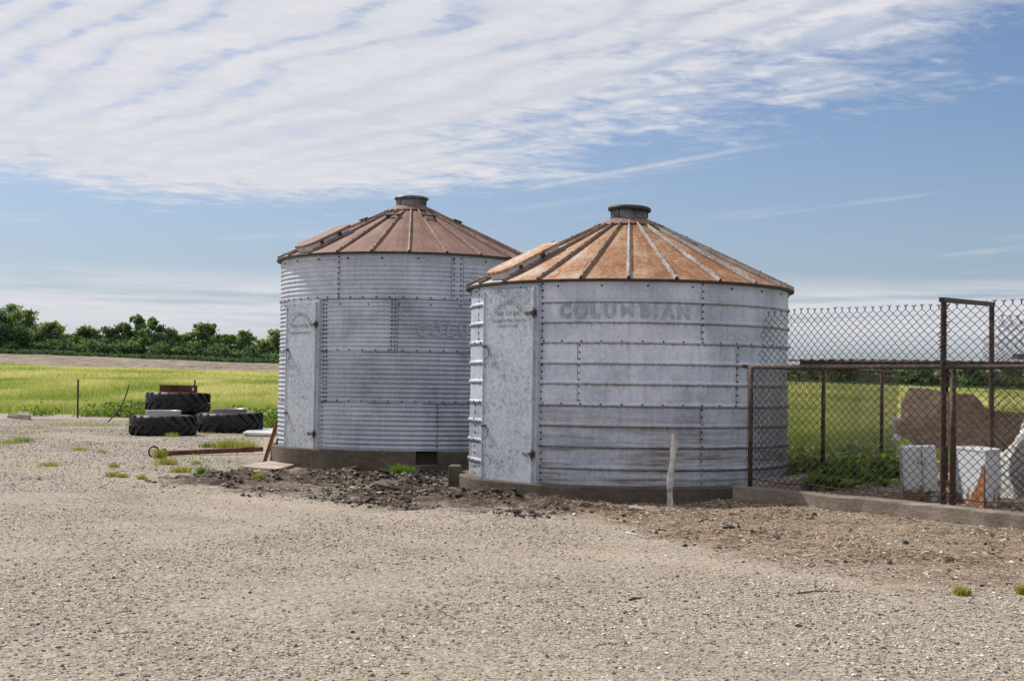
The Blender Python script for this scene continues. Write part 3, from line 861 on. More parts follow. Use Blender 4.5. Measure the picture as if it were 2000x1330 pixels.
def build_door(b, a0, a1, z0, z1, proud=.028, label=None, chan=True):
    am = (a0 + a1) / 2; half = (a1 - a0) / 2
    w = 2 * b.R * math.sin(half)
    n = pol(1, am, 0); t = Vector((math.cos(am), math.sin(am), 0)); up = Vector((0, 0, 1))
    dist = b.R + proud + .016
    rot = Matrix((t, -n, up)).transposed()
    q = MB()
    c = n * (dist - .02) + up * (z0 + z1) / 2
    q.box(c, (w, .04, z1 - z0), rot)
    face_r = dist
    # folded edges
    for s_ in (-1, 1): q.box(n * (dist + .004) + t * s_ * (w / 2 - .012) + up * (z0 + z1) / 2, (.024, .012, z1 - z0 - .02), rot)
    d = q.build('door', M['door'], b.e, bevel=.006)
    def loc(x, z, o=0.0): return n * (face_r + o) + t * x + up * z
    # fill behind the door
    q = MB()
    q.box(n * (dist - .115) + t * (w / 2 + .022) + up * ((z0 + z1) / 2), (.05, .17, z1 - z0 + .02), rot)
    q.box(n * (dist - .125) + up * (z1 + .02), (w + .04, .17, .03), rot)
    q.box(n * (dist - .115) - t * (w / 2 + .002) + up * ((z0 + z1) / 2), (.02, .16, z1 - z0 + .02), rot)
    q.build('door_frame', M['galv_a'], b.e, bevel=.004)
    return d, loc, rot, w

def hinge_latch(b, d, loc, rot, w, hz, lz):
    for z in hz:
        q = MB()
        q.box(loc(w / 2 - .085, z, .010), (.17, .008, .045), rot)
        q.box(loc(w / 2 + .02, z, .012), (.05, .03, .075), rot, 1)
        q.tube([loc(w / 2 + .02, z - .07, .02), loc(w / 2 + .02, z + .07, .02)], .011, 8, 1)
        for x in (-.04, -.10, -.14): q.box(loc(w / 2 + x, z + (.01 if x != -.10 else -.01), .016), (.014, .012, .014), rot, 1)
        q.build('hinge', [M['tin'], M['dark_steel']], d)
    for z in lz:
        q = MB()
        q.tube([loc(-w / 2 - .05, z + .005, -.01), loc(-w / 2 + .03, z, .035), loc(-w / 2 + .075, z, .035)], .010, 7, 1)
        q.box(loc(-w / 2 + .06, z, .014), (.05, .03, .04), rot, 0)
        pts = [loc(-w / 2 + .05 + .085 * math.sin(k / 14 * math.pi), z - .085 + .085 * math.cos(k / 14 * math.pi), .016) for k in range(15)]
        q.tube(pts, .004, 5, 1)
        q.build('latch', [M['tin'], M['dark_steel']], d)

def letters_on_wall(b, spec, z, size, rad, mat_, bold, sx=1.0):
    mb = MB()
    for ch, a in spec:
        vs, fs = text_mesh(ch, size, bold * (.15 if ch == 'M' else 1.0))
        k_ = sx * (1.12 if ch == 'M' else 1.0)
        mb.add([pol(rad, a + v.x * k_ / rad, z + v.y) for v in vs], fs)
    return mb.build('lettering', mat_, b.e, recalc=False)
def letters_on_door(d, loc, lines, mat_):
    mb = MB()
    for ln in lines:
        kind, body, x, z, size, ext = ln
        if kind == 'arc':
            n = len(body)
            for i, ch in enumerate(body):
                q = (i - (n - 1) / 2) / ((n - 1) / 2) * ext
                rad = size * 4.2
                vs, fs = text_mesh(ch, size, .004)
                cs, sn = math.cos(-q), math.sin(-q)
                mb.add([loc(x + math.sin(q) * rad + v.x * cs - v.y * sn, z + (math.cos(q) - 1) * rad + v.x * sn + v.y * cs, .0035) for v in vs], fs)
        else:
            vs, fs = text_mesh(body, size, .0015)
            mb.add([loc(x + v.x * ext, z + v.y, .0035) for v in vs], fs)
    return mb.build('lettering', mat_, d, recalc=False)

# ---- rear corrugated bin
b1 = Bin(799, 24.5, 2.265, 2.335, .318, 3.52, 4.47,
         ('tall corrugated grain bin with smooth brown rusted roof, standing farther back', 'grain bin', 'round steel grain bins'))
zs = [b1.zpy(880), b1.zpy(788), b1.zpy(688), b1.zpy(584.5), b1.ze - .03]
zs[0] = b1.zf
rows, rad_, rusts = [], [], []
pitch = .0685
for i in range(4):
    z0, z1 = zs[i], zs[i + 1]
    nw = max(1, round((z1 - z0 - .05) / pitch))
    N = nw * 7
    for k in range(N + 1):
        t = k / N; z = z0 + (z1 - z0) * (t if k else 0)
        amp = .0105 if i != 3 else .0095
        r = b1.R + amp * math.cos(2 * math.pi * nw * t + math.pi) * min(1, t * 12, (1 - t) * 12) + (0.006 if t > .985 and i < 3 else 0) - i * .003
        if k == 0 and i: r = b1.R + .004 - i * .003; z += .001
        rows.append(z); rad_.append(r); rusts.append(.35 if t < .03 or t > .97 else 0)
# panel seams: angle lists per ring
seam = [[b1.a(853, .7)], [b1.a(632, 1.6)], [b1.a(632, 2.3), b1.a(765, 2.3)], [b1.a(661, 3.1), b1.a(895, 3.1)]]
ring_t = [[.98, .88], [.94, .86], [.98, 1.04, .84], [1.06, .96, 1.0]]
NC = 144
tint = []
vs = []
for z, r in zip(rows, rad_):
    ring = max(0, min(3, sum(z > q + 1e-4 for q in zs[1:4])))
    for k in range(NC):
        a = -math.pi + 2 * math.pi * k / NC
        rr = r + .003 * math.sin(5 * a + z * 2) + .002 * math.sin(13 * a)
        vs.append(pol(rr, a, z))
        idx = sum(a > q for q in seam[ring]); t = ring_t[ring][idx]
        tint.append(t)
fs = []
for i in range(len(rows) - 1):
    for k in range(NC):
        k2 = (k + 1) % NC
        fs.append((i * NC + k, i * NC + k2, (i + 1) * NC + k2, (i + 1) * NC + k))
mb = MB(); mb.add(vs, fs, 0, 1, True); mb.t = list(tint)
nwall = len(mb.v)
nb = 64
for zi in (1, 2, 3):
    for k in range(nb): b1.bolt(mb, 2 * math.pi * (k + .3) / nb, zs[zi] + .03, b1.R + .004, .0155)
for k in range(28): b1.bolt(mb, 2 * math.pi * k / 28, zs[3] - .085, b1.R - .002, .0155)
for k in range(24): b1.bolt(mb, 2 * math.pi * (k + .5) / 24, zs[4] - .07, b1.R - .002, .016)
def seam_bolts(mb, b, a, z0, z1, sp, double=0, rad=None, r=.0145):
    n = int((z1 - z0) / sp)
    for k in range(n + 1):
        z = z0 + (z1 - z0) * (k + .3) / (n + .6)
        b.bolt(mb, a, z, rad or b.R + .004, r)
        if double: b.bolt(mb, a + double / b.R, z, rad or b.R + .004, r)
def seam_strip(mb, b, a, z0, z1, w=.03, rad=None, mi=1):
    r_ = (rad or b.R) + .0095
    mb.add([pol(r_, a - w / 2 / b.R, z0), pol(r_, a + w / 2 / b.R, z0), pol(r_, a + w / 2 / b.R, z1), pol(r_, a - w / 2 / b.R, z1)], [(0, 1, 2, 3)], mi)
seam_bolts(mb, b1, seam[0][0], zs[0] + .05, zs[1], .068, r=.011)
for i, dbl in ((1, .06), (2, .06)): seam_bolts(mb, b1, seam[i][0], zs[i], zs[i + 1], .068, dbl)
seam_bolts(mb, b1, seam[0][0] * 0 + b1.a(629, .7), zs[0] + .03, zs[1], .068, 0, r=.012)
seam_bolts(mb, b1, seam[2][1], zs[2] + .02, zs[3], .068, .06)
seam_bolts(mb, b1, seam[3][0], zs[3] + .05, zs[4] - .02, .085)
seam_bolts(mb, b1, b1.a(887, 3.1), zs[3] + .05, zs[4] - .02, .085, .12)
for (i, a) in ((0, seam[0][0] + .018 / 2.2), (3, seam[3][0] + .012), (3, b1.a(882, 3.1)), (3, b1.a(905, 3.1)), (2, seam[2][1] + .045)):
    seam_strip(mb, b1, a, zs[i] + .02, zs[i + 1] - .02, .006)
for i in (1, 2, 3):       # lap line under each ring
    mb.lathe([(b1.R + .011 - i * .003, zs[i] - .006), (b1.R + .012 - i * .003, zs[i] + .006)], 96, 1, smooth=True)
wall1 = mb.build('wall', [M['galv_a'], M['bolt']], b1.e, recalc=False)
set_attr(wall1, 'rust', np.concatenate([np.repeat(rusts, NC), np.zeros(len(mb.v) - nwall)]))
build_foundation(b1, b1.R + .125, (b1.a(812, .3, 2.39), b1.a(858, .3, 2.39), b1.zpy(907), .28))
roof1, th1, L1 = build_roof(b1, M['rust_roof'], lambda a: 'rib_rust_and_shade', lambda a, t: 1.0, 24, off=b1.a(799, 3.5, 2.33) , rib_w=.040, rib_h=.036)
build_hatch(b1, th1, b1.a(799, 3.5, 2.33) - R(52.5), M['rust_roof'])
build_vent(b1, M['neck'], M['neck'], M['rust_roof'], .262, .305, .15, .06)
for da, t in ((-22.5, 1.72), (22.5, 1.72), (-67.5, 1.62), (67.5, 1.62)):
    Mx = slope_frame(b1, th1, b1.a(799, 3.5, 2.33) + R(da), t)
    q = MB(); q.box(Mx @ Vector((0, 0, .055)), (.27, .07, .02), Mx.to_3x3())
    for sx in (-.10, .10): q.box(Mx @ Vector((sx, 0, .025)), (.02, .05, .05), Mx.to_3x3())
    q.build('roof_cleat', M['dark_steel'], b1.e)
d1, loc1, rot1, w1 = build_door(b1, b1.a(565, 1.8), b1.a(622, 1.8), b1.zf - .015, b1.zpy(589), .012)
hinge_latch(b1, d1, loc1, rot1, w1, [b1.zpy(634), b1.zpy(852)], [b1.zpy(684), b1.zpy(812)])
zt = b1.zpy(589)
letters_on_door(d1, loc1, [('arc', 'COLUMBIAN', 0, zt - .22, .075, 1.0), ('flat', 'RED TOP BIN', 0, zt - .42, .085, .9), ('flat', 'COLUMBIAN STEEL TANK CO', 0, zt - .52, .045, 1.0)], M['letter_dark'])
ga = [b1.a(p, 2.6) for p in (826, 853, 879, 906)]
letters_on_wall(b1, list(zip('COLU', ga)), b1.zpy(655), .30, b1.R + .013, M['letter_ghost'], .012, .8)

# ---- front ribbed bin
b2 = Bin(1226.5, 19.5, 2.215, 2.292, .160, 2.750, 3.69,
         ('shorter ribbed grain bin with orange speckled rusty roof, standing beside the chain link fence', 'grain bin', 'round steel grain bins'))
rib_py = [586, 626, 666, 707, 747, 790, 830, 871, 914]
rib_z = sorted(b2.zpy(p + 1.0) for p in rib_py)
rows = [(b2.zf, 0, 0)]
prev = b2.zf
for z in rib_z:
    for t in (.33, .66): rows.append((prev + (z - .05 - prev) * t, 0, 0))
    rows.append((z - .046, 0, .4)); rows.append((z - .034, 0, 1.0))
    for k in range(9):
        q = -1 + 2 * k / 8
        rows.append((z + q * .027, .023 * math.sqrt(max(0, 1 - q * q)), .95 if q < -.6 else (.35 if q < -.2 else 0)))
    rows.append((z + .033, 0, 0)); prev = z + .04
for t in (.3, .6, 1): rows.append((prev + (b2.ze - .03 - prev) * t, 0, 0))
aL = b2.a(1058, 1.4)
seam2 = [[b2.a(1370, .6)], [b2.a(1131, 1.3), b2.a(1440, 1.3)], [b2.a(1373, 2.2)]]
ring_t2 = [[.84, .93], [1.02, 1.06, .94], [.97, .86]]
zr1, zr2 = rib_z[3], rib_z[6]
vs, tint, rust = [], [], []
for (z, o_, ru) in rows:
    ring = 0 if z < zr1 else (1 if z < zr2 else 2)
    for k in range(NC):
        a = -math.pi + 2 * math.pi * k / NC
        rr = b2.R + o_ + .003 * math.sin(4 * a + z * 3) + .003 * math.sin(9 * a - z * 5)
        vs.append(pol(rr, a, z)); tint.append(ring_t2[ring][sum(a > q for q in seam2[ring])]); rust.append(ru)
fs = []
for i in range(len(rows) - 1):
    for k in range(NC):
        k2 = (k + 1) % NC
        fs.append((i * NC + k, i * NC + k2, (i + 1) * NC + k2, (i + 1) * NC + k))
mb = MB(); mb.add(vs, fs, 0, 1, True); mb.t = list(tint); nwall = len(mb.v)
for z in (zr1, zr2):
    for k in range(54): b2.bolt(mb, 2 * math.pi * k / 54, z + .004, b2.R + .024, .0135)
for k in range(24): b2.bolt(mb, 2 * math.pi * (k + .1) / 24, b2.zpy(558), b2.R + .004, .0145)
def ribr(z):
    for q in rib_z:
        if abs(z - q) < .027: return b2.R + .022
    return b2.R + .004
def seam_b2(a, z0, z1, sp=.085):
    n = int((z1 - z0) / sp)
    for k in range(n + 1):
        z = z0 + (z1 - z0) * k / n; b2.bolt(mb, a, z, ribr(z), .0125)
    seam_strip(mb, b2, a - .022 / b2.R, z0 - .02, z1 + .02, .006, b2.R - .005)
zw = b2.ze - .05
seam_b2(aL, b2.zf + .04, zw); seam_b2(seam2[0][0], b2.zf + .04, zr1 - .05); seam_b2(seam2[1][0], zr1 + .05, zr2 - .05)
seam_b2(seam2[1][1], zr1 + .05, zr2 - .05); seam_b2(seam2[2][0], zr2 + .05, zw)
seam_b2(b2.a(936, 2.2), zr2 + .05, zw); seam_b2(b2.a(928, .8), b2.zf + .04, zr1 - .05)
wall2 = mb.build('wall', [M['galv_b'], M['bolt']], b2.e, recalc=False)
set_attr(wall2, 'rust', np.concatenate([rust, np.zeros(len(mb.v) - nwall)]))
build_foundation(b2, b2.R + .135)
off2 = b2.a(1228, 2.7, 2.24)
def rust2(a, t):
    d = (a - off2 + math.pi) % (2 * math.pi) - math.pi
    return float(np.interp(math.degrees(d), [-180, -75, -47, -43, -20, 20, 60, 180], [.1, -.25, -.3, .18, .48, .62, .80, .3])) * (1 - .25 * t)
roof2, th2, L2 = build_roof(b2, M['rust_speck'], lambda a: 'rib_rust_and_shade' if ((a - off2 + .02) % (2 * math.pi)) > math.pi else 'rib_light', rust2, 24, off=off2, rib_w=.048, rib_h=.040)  # left-half ribs take the browner material, their shade put into the colour
build_hatch(b2, th2, off2 - R(52.5), M['rust_speck'], .11, 1.12, .48, .36, .095)
build_vent(b2, M['neck'], M['dark_steel'], M['rust_roof'], .250, .306, .15, .072, R(2))
Mx = slope_frame(b2, th2, off2 - R(82), 1.35)
q = MB(); q.box(Mx @ Vector((0, 0, .07)), (.30, .08, .02), Mx.to_3x3()); q.box(Mx @ Vector((-.1, 0, .03)), (.02, .06, .07), Mx.to_3x3()); q.box(Mx @ Vector((.1, 0, .03)), (.02, .06, .07), Mx.to_3x3())
q.build('roof_cleat', M['dark_steel'], b2.e)
d2, loc2, rot2, w2 = build_door(b2, b2.a(953, 1.4), b2.a(1051, 1.4), b2.zf - .01, b2.zpy(560), .022)
hinge_latch(b2, d2, loc2, rot2, w2, [b2.zpy(611), b2.zpy(893)], [b2.zpy(676), b2.zpy(840)])
zt = b2.zpy(560)
letters_on_door(d2, loc2, [('arc', 'COLUMBIAN', 0.0, zt - .20, .075, .80), ('flat', 'RED TOP BIN', 0.0, zt - .345, .072, 1.0), ('flat', 'COLUMBIAN STEEL TANK CO', 0.0, zt - .43, .05, 1.0), ('flat', 'KANSAS CITY, MO', 0.0, zt - .50, .05, 1.0)], M['letter_dark'])
la = [b2.a(p, 2.35) for p in (1104, 1133, 1162, 1191, 1225, 1260, 1280, 1305, 1335)]
letters_on_wall(b2, list(zip('COLUMBIAN', la)), b2.zpy(619), .235, b2.R + .0085, M['letter_faint'], .013, .92)
# outer block of the front bin's footing
q = MB()
aa = b2.a(893, .2, 2.32) - .06
q.box(Vector((b2.x, b2.y, 0)) + pol(b2.R + .20, aa, .08), (.42, .16, .36), Matrix.Rotation(aa, 3, 'Z'))
tag(q.build('concrete_block', M['conc_dark'], bevel=.02), 'dark concrete block against the footing of the front ribbed bin', 'concrete block')

# ------------------------------------------------------------------ small things on the yard
# grey weathered stake
p0 = gnd(1309, 984); p0.z = tz(p0.x, p0.y)
st = MB()
top = at(1317, 847, p0.y + .02)
pts, rs = [], []
for k in range(13):
    t = k / 12
    pts.append(Vector((-.03 + .012 * math.sin(6 * t), .0, -.15)) * (1 - t) + Vector((top.x - p0.x, .02, top.z - p0.z)) * t + Vector((.010 * math.sin(9 * t + 1), 0, 0)))
    rs.append(.042 - .004 * t + .007 * math.sin(17 * t) * (1 if k < 12 else 0))
st.tube(pts, rs, 7, smooth=False)
tag(st.build('wooden_stake', M['stake'], loc=p0), 'grey weathered wooden stake leaning in front of the ribbed bin', 'stake')

# tractor tyres
def tyre_meshes(parent, Ro, W, Rin, lug=17, seed=0):
    q = MB()
    hw = W / 2
    prof = [(Rin, hw * .72), (Rin + .03, hw * .9), ((Rin + Ro) * .5, hw * 1.0), (Ro - .13, hw * .96), (Ro - .072, hw * .72), (Ro - .058, hw * .3), (Ro - .056, 0)]
    prof = [(r, z) for r, z in prof] + [(r, -z) for r, z in reversed(prof[:-1])] + [(Rin - .02, 0), (Rin, hw * .72)]
    q.lathe([(r, z + hw) for r, z in reversed(prof)], 64)
    for k in range(lug):
        for sgn in (1, -1):
            a0 = 2 * math.pi * (k + (.5 if sgn < 0 else 0)) / lug
            secs = []
            for t in np.linspace(0, 1, 7):
                z = sgn * hw * (.96 - t * .92)
                aa = a0 + (t ** 1.15) * .30
                surf = float(np.interp(abs(z) / hw, [0, .3, .72, .96], [Ro - .057, Ro - .059, Ro - .075, Ro - .135]))
                outer = float(np.interp(abs(z) / hw, [0, .6, .85, .96], [Ro, Ro, Ro - .008, Ro - .040]))
                wa = (.034 + .012 * t) / Ro
                secs.append((aa, wa, z, surf - .01, outer))
            vs = []
            for (aa, wa, z, s0, s1) in secs:
                vs += [pol(s0, aa - wa * 1.25, z + hw), pol(s1, aa - wa * .8, z + hw), pol(s1, aa + wa * .8, z + hw), pol(s0, aa + wa * 1.25, z + hw)]
            fs = []
            for i in range(6):
                for j in range(3): fs.append((i * 4 + j, i * 4 + j + 1, i * 4 + j + 5, i * 4 + j + 4))
            fs += [(0, 1, 2, 3), (27, 26, 25, 24)]
            q.add(vs, fs, 0, 1)
    q.build('tyre', M['rubber'], parent)
def rim_mesh(parent, Rr, z0, z1, mt, Rin):
    q = MB()
    q.lathe([(Rr, z0), (Rr, z1 - .02), (Rr + .018, z1), (Rr - .02, z1), (Rr - .025, z0 + .05), (.18, z0 + .02), (.14, z0 + .06), (.02, z0 + .06)], 48)
    q.lathe([(Rin + .02, z0 - .03), (Rr, z0 + .0)], 48)
    return q.build('rim', mt, parent, recalc=False)
def tractor_tyre(px, Yc, z, Ro, W, rimR, rim_h, rim_mat, label, rz=0, tilt=(0, 0), rim=True):
    x = (px - 1000) / FPX * Yc
    e = empty('tractor_tyre', (x, Yc, z), rz, label, 'tractor tyre', 'old tractor tyres lying in a heap')
    e.rotation_euler = (tilt[0], tilt[1], rz)
    tyre_meshes(e, Ro, W, rimR + .03)
    if rim:
        r_ = rim_mesh(e, rimR, W * .82, W + rim_h, M[rim_mat], rimR)
        if rim_mat == 'rust':
            h = MB(); h.tube([pol(rimR - .01, -.3, W + rim_h * .5), pol(rimR + .006, -.3, W + rim_h * .5)], .05, 12)
            h.build('rim_hole', M['white_rim'], r_)
    return e
def ty_z(px, y): return tz((px - 1000) / FPX * y, y)
tractor_tyre(322, 35.3, -.01, .845, .52, .44, .12, 'white_rim', 'front tractor tyre lying flat with a peeling white rim', .2)
tractor_tyre(452, 38.0, -.01, .915, .55, .46, .10, 'grey_rim', 'tractor tyre lying flat with a dull grey rim, nearest the bins', .9, (0, R(-1.5)))
tractor_tyre(351, 38.95, -.01, .87, .50, .46, .0, 'grey_rim', 'dark tractor tyre hidden under the stacked one', .5, rim=False)
tractor_tyre(350, 38.9, .495, .90, .56, .52, .20, 'rust', 'tractor tyre stacked on top, with a tall rusty brown rim', 1.4, (0, R(1)))

# rusty drawbar with ring
pa, pb = gnd(300, 893), gnd(512, 887)
e = empty('rusty_bar', (pa.x, pa.y, 0), 0, 'long rusty steel bar with a ring end lying on the gravel', 'steel bar')
dv = Vector((pb.x - pa.x, pb.y - pa.y, 0)); L = dv.length; dv.normalize()
q = MB(); q.beam(dv * .22 + Vector((0, 0, .065)), dv * L + Vector((0, 0, .10)), .085, .085); q.build('shaft', M['rust'], e, bevel=.012)
q = MB(); q.beam(dv * (L - .42) + Vector((0, 0, .098)), dv * (L - .20) + Vector((0, 0, .10)), .105, .105); q.build('sleeve', M['rust'], e, bevel=.01)
q = MB()
rp = [dv * (.0 + .10 * math.cos(k / 18 * 6.283)) + Vector((0, 0, .10 + .095 * math.sin(k / 18 * 6.283))) for k in range(19)]
q.tube(rp, .018, 7); q.build('ring', M['dark_steel'], e)
q = MB(); q.beam(dv * .09 + Vector((0, 0, .09)), dv * .25 + Vector((0, 0, .07)), .06, .11); q.beam(dv * .20 + Vector((0, 0, .13)), dv * .235 + Vector((0, 0, .13)), .09, .05)
q.build('clevis', M['dark_steel'], e, bevel=.01)

# leaning irons
for (pbx, pby, ptx, pty, Yt, lab) in ((514, 905, 544, 812, 24.35, 'taller rusty orange steel strip leaning on the corrugated bin'), (528, 904, 549, 839, 24.0, 'shorter rusty orange steel strip leaning on the bin footing')):
    p0 = gnd(pbx, pby); p1 = at(ptx, pty, Yt)
    q = MB(); d = p1 - p0
    q.beam((0, 0, 0), d, .055, .008, up=(1, -.6, 0)); q.beam(Vector((.028, 0, 0)), d + Vector((.028, 0, 0)), .008, .05, up=(1, -.6, 0))
    tag(q.build('steel_strip', M['rust_orange'], loc=p0), lab, 'steel strip', 'rusty strips leaning on the bin')

# white slab by tyres, concrete pad by bin, two chunks
def slab(name, pts, th, mt, label, cat, z=0.0):
    c = sum((Vector(p) for p in pts), Vector()) / len(pts); c.z = 0
    q = MB(); n = len(pts)
    vs = [Vector((p[0] - c.x, p[1] - c.y, z)) for p in pts] + [Vector((p[0] - c.x, p[1] - c.y, z + th)) for p in pts]
    q.add(vs, [tuple(reversed(range(n))), tuple(range(n, 2 * n))] + [(i, (i + 1) % n, n + (i + 1) % n, n + i) for i in range(n)])
    return tag(q.build(name, mt, loc=c, bevel=.01), label, cat)
slab('white_slab', [gnd(474, 851), gnd(532, 853), gnd(545, 843), gnd(492, 842)], .07, M['white_sheet'], 'white metal slab lying on the gravel behind the leaning strips', 'metal slab', .02)
slab('concrete_pad', [gnd(468, 914), gnd(540, 921), gnd(575, 912), gnd(528, 905)], .035, M['conc_pale'], 'thin pale concrete pad at the foot of the corrugated bin', 'concrete pad', .01)
slab('concrete_chunk', [gnd(14, 817), gnd(36, 819), gnd(38, 813), gnd(16, 811)], .08, M['conc_dark'], 'low flat dark chunk at the pasture edge', 'concrete chunk')
slab('concrete_chunk', [gnd(34, 819), gnd(57, 821), gnd(56, 813), gnd(35, 812)], .17, M['conc'], 'taller grey chunk at the pasture edge, with a flat one beside it', 'concrete chunk')
def rock(px, py, s, mt, label, flat=.6, seed=1):
    r = random.Random(seed)
    bm = bmesh.new(); bmesh.ops.create_icosphere(bm, subdivisions=2, radius=1)
    for v in bm.verts:
        k = 1 + r.uniform(-.18, .18) + .2 * math.sin(v.co.x * 3 + seed) * math.cos(v.co.y * 4)
        v.co = Vector((v.co.x * s * k, v.co.y * s * .7 * k, v.co.z * s * flat * k))
    me = bpy.data.meshes.new('rock'); bm.to_mesh(me); bm.free(); me.materials.append(mt)
    p = gnd(px, py); p.z = tz(p.x, p.y) + s * flat * .4
    o = bpy.data.objects.new('rock', me); o.location = p; COL.objects.link(o)
    return tag(o, label, 'rock')
rock(1238, 995, .14, M['conc_pale'], 'flat pale rock on the dirt in front of the ribbed bin', .25, 2)
rock(1423, 1034, .06, M['dark_steel'], 'dark lump on the brown bark litter', .6, 4)
rock(906, 917, .07, M['conc_pale'], 'small pale stone on the footing beside the bin block', .6, 6)
rock(1172, 985, .05, M['conc_pale'], 'small pale stone close under the ribbed bin footing', .5, 9)
def stick(p, q_, r_, label, mt):
    a, b = gnd(*p), gnd(*q_); a.z = tz(a.x, a.y) + r_; b.z = tz(b.x, b.y) + r_
    m_ = MB(); mid = (b - a) / 2 + Vector((0, .02, .006))
    m_.tube([(0, 0, 0), mid, b - a], [r_, r_ * .9, r_ * .6], 6)
    tag(m_.build('stick', mt, loc=a), label, 'stick', 'sticks lying on the yard')
stick((1229, 1173), (1252, 1169), .007, 'short black stick on the open gravel', M['dark_steel'])
stick((1553, 1223), (1568, 1224), .007, 'stubby black stick nearest the camera on the gravel', M['dark_steel'])
stick((1556, 1157), (1640, 1152), .006, 'long thin twig on the gravel below the bark litter', M['bark'])
stick((1222, 1040), (1268, 1052), .007, 'curved pale twig at the edge of the bark litter', M['stake'])

# field fence remains
def tpost(px, pyb, pyt, r_, label, Yd=None, bend=None):
    p0 = gnd(px, pyb) if Yd is None else at(px, pyb, Yd)
    p0.z = tz(p0.x, p0.y)
    q = MB()
    if bend:
        pts = [Vector((0, 0, -.1))] + [at(bx, by, p0.y) - p0 for bx, by in bend]
        q.tube(pts, r_, 6)
    else:
        t = at(px + (1 if px < 300 else 0), pyt, p0.y) - p0
        q.beam((0, 0, -.2), t, r_ * 2, r_ * .8); q.beam((0, -.02, -.2), t + Vector((0, -.02, 0)), r_ * .7, r_ * 2)
    return tag(q.build('fence_post', M['dark_steel'], loc=p0), label, 'fence post', 'old field fence posts')
tpost(152, 818, 741, .03, 'straight dark steel fence post at the pasture edge')
tpost(206, 826, 760, .022, 'bent dark rod curving up out of the weeds', bend=[(213, 822), (224, 811), (234, 798), (241, 785), (247, 770), (252, 751)])
tpost(381, 800, 742, .026, 'thin dark post standing behind the stacked tractor tyre', Yd=47)

# ------------------------------------------------------------------ chain link enclosure
KZ = .239
def P_f(t): return ENC_C + ENC_DF * t
def P_s(t): return ENC_C + ENC_DS * t
def kerb(name, a, b, w, ztop, label, dirn=None):
    d = (b - a).normalized(); sd = Vector((-d.y, d.x, 0))
    q = MB(); N = max(6, int((b - a).length / .22))
    vs = []
    L = (b - a).length
    r = random.Random(3)
    for i in range(N + 1):
        c = d * L * i / N
        j = [r.uniform(-.008, .008) for _ in range(4)]
        zt_ = ztop + r.uniform(-.008, .008)
        vs += [c - sd * w / 2 + Vector((0, 0, -.2)), c - sd * (w / 2 + j[0]) + Vector((0, 0, zt_ - .02)), c - sd * (w / 2 - .018 + j[1]) + Vector((0, 0, zt_)), c + sd * (w / 2 - .018 + j[2]) + Vector((0, 0, zt_)), c + sd * (w / 2 + j[3]) + Vector((0, 0, zt_ - .02)), c + sd * w / 2 + Vector((0, 0, -.2))]
    fs = []
    for i in range(N):
        for k in range(5): fs.append((i * 6 + k, i * 6 + k + 1, i * 6 + k + 7, i * 6 + k + 6))
    fs += [(0, 1, 2, 3, 4, 5), tuple(N * 6 + k for k in reversed(range(6)))]
    q.add(vs, fs)
    return tag(q.build(name, M['conc'], loc=a), label, 'concrete kerb', 'concrete kerbs round the fenced pen')
FL, SL = 6.5, 8.0
kerb('concrete_kerb', P_f(-.02), P_f(FL), .24, KZ, 'long low concrete kerb under the front of the chain link fence')
kerb('concrete_kerb', P_s(.16), P_s(SL + .05), .22, KZ, 'concrete kerb running back from the fence corner beside the bin')
kerb('concrete_kerb', P_s(SL) + ENC_DF * .14, P_s(SL) + ENC_DF * 6, .22, KZ, 'rear concrete kerb of the pen in front of the pasture')

def chain_link(a, b, z0, z1, pitch, r, top_tips=True, slant0=0.0, seed=1, sag=.012):
    """woven zigzag wires between two ground points"""
    d = (b - a); L = d.length; d.normalize(); nrm = Vector((-d.y, d.x, 0))
    rr = random.Random(seed)
    segs = []
    hs = pitch * .46; pitch = pitch * .53
    nw = int(L / pitch)
    rowsn = int((z1 - z0) / hs)
    for i in range(nw + 1):
        u0 = i * pitch; prev = None
        for j in range(rowsn + 1):
            z = z0 + j * hs
            u = u0 + (pitch / 2 if (j + i) % 2 else -pitch / 2) * .98
            wob = .012 * math.sin(u * 2.3 + z * 3 + seed) + .008 * math.sin(u * 5.1 - z * 4)
            off = nrm * (.006 * (1 if ((j + i) % 2) else -1) + sag * 2 * math.sin(u * 1.4 + z * 2 + seed))
            lim = slant0 * (z - z0) / (z1 - z0)
            p = a + d * (u + wob) + off + Vector((0, 0, z + wob * .5))
            if u < lim - .02 or u < -.02 or u > L + .02: prev = None; continue
            if prev is not None: segs.append((prev, p))
            prev = p
        if prev is not None and top_tips:
            k = prev + Vector((0, 0, .022 + rr.uniform(-.006, .008)))
            segs.append((prev, k))
            segs.append((k, k + d * (.016 + rr.uniform(0, .012)) + Vector((0, 0, .02)))); segs.append((k, k - d * (.016 + rr.uniform(0, .012)) + Vector((0, 0, .018))))
    A = np.array([s_[0] for s_ in segs]); B = np.array([s_[1] for s_ in segs])
    D = B - A; D /= np.linalg.norm(D, axis=1)[:, None]
    n0 = np.tile(np.array(nrm), (len(A), 1)); S = np.cross(D, n0); S /= np.linalg.norm(S, axis=1)[:, None]; N2 = np.cross(S, D)
    vs = []
    for k in range(4):
        t = math.pi / 2 * k
        o_ = (S * math.cos(t) + N2 * math.sin(t)) * r
        vs.append((A + o_, B + o_))
    V = np.stack([vs[0][0], vs[1][0], vs[2][0], vs[3][0], vs[0][1], vs[1][1], vs[2][1], vs[3][1]], 1).reshape(-1, 3)
    bf = np.array([(0, 1, 5, 4), (1, 2, 6, 5), (2, 3, 7, 6), (3, 0, 4, 7)])
    F = (bf[None] + (np.arange(len(A)) * 8)[:, None, None]).reshape(-1, 4)
    return V, F
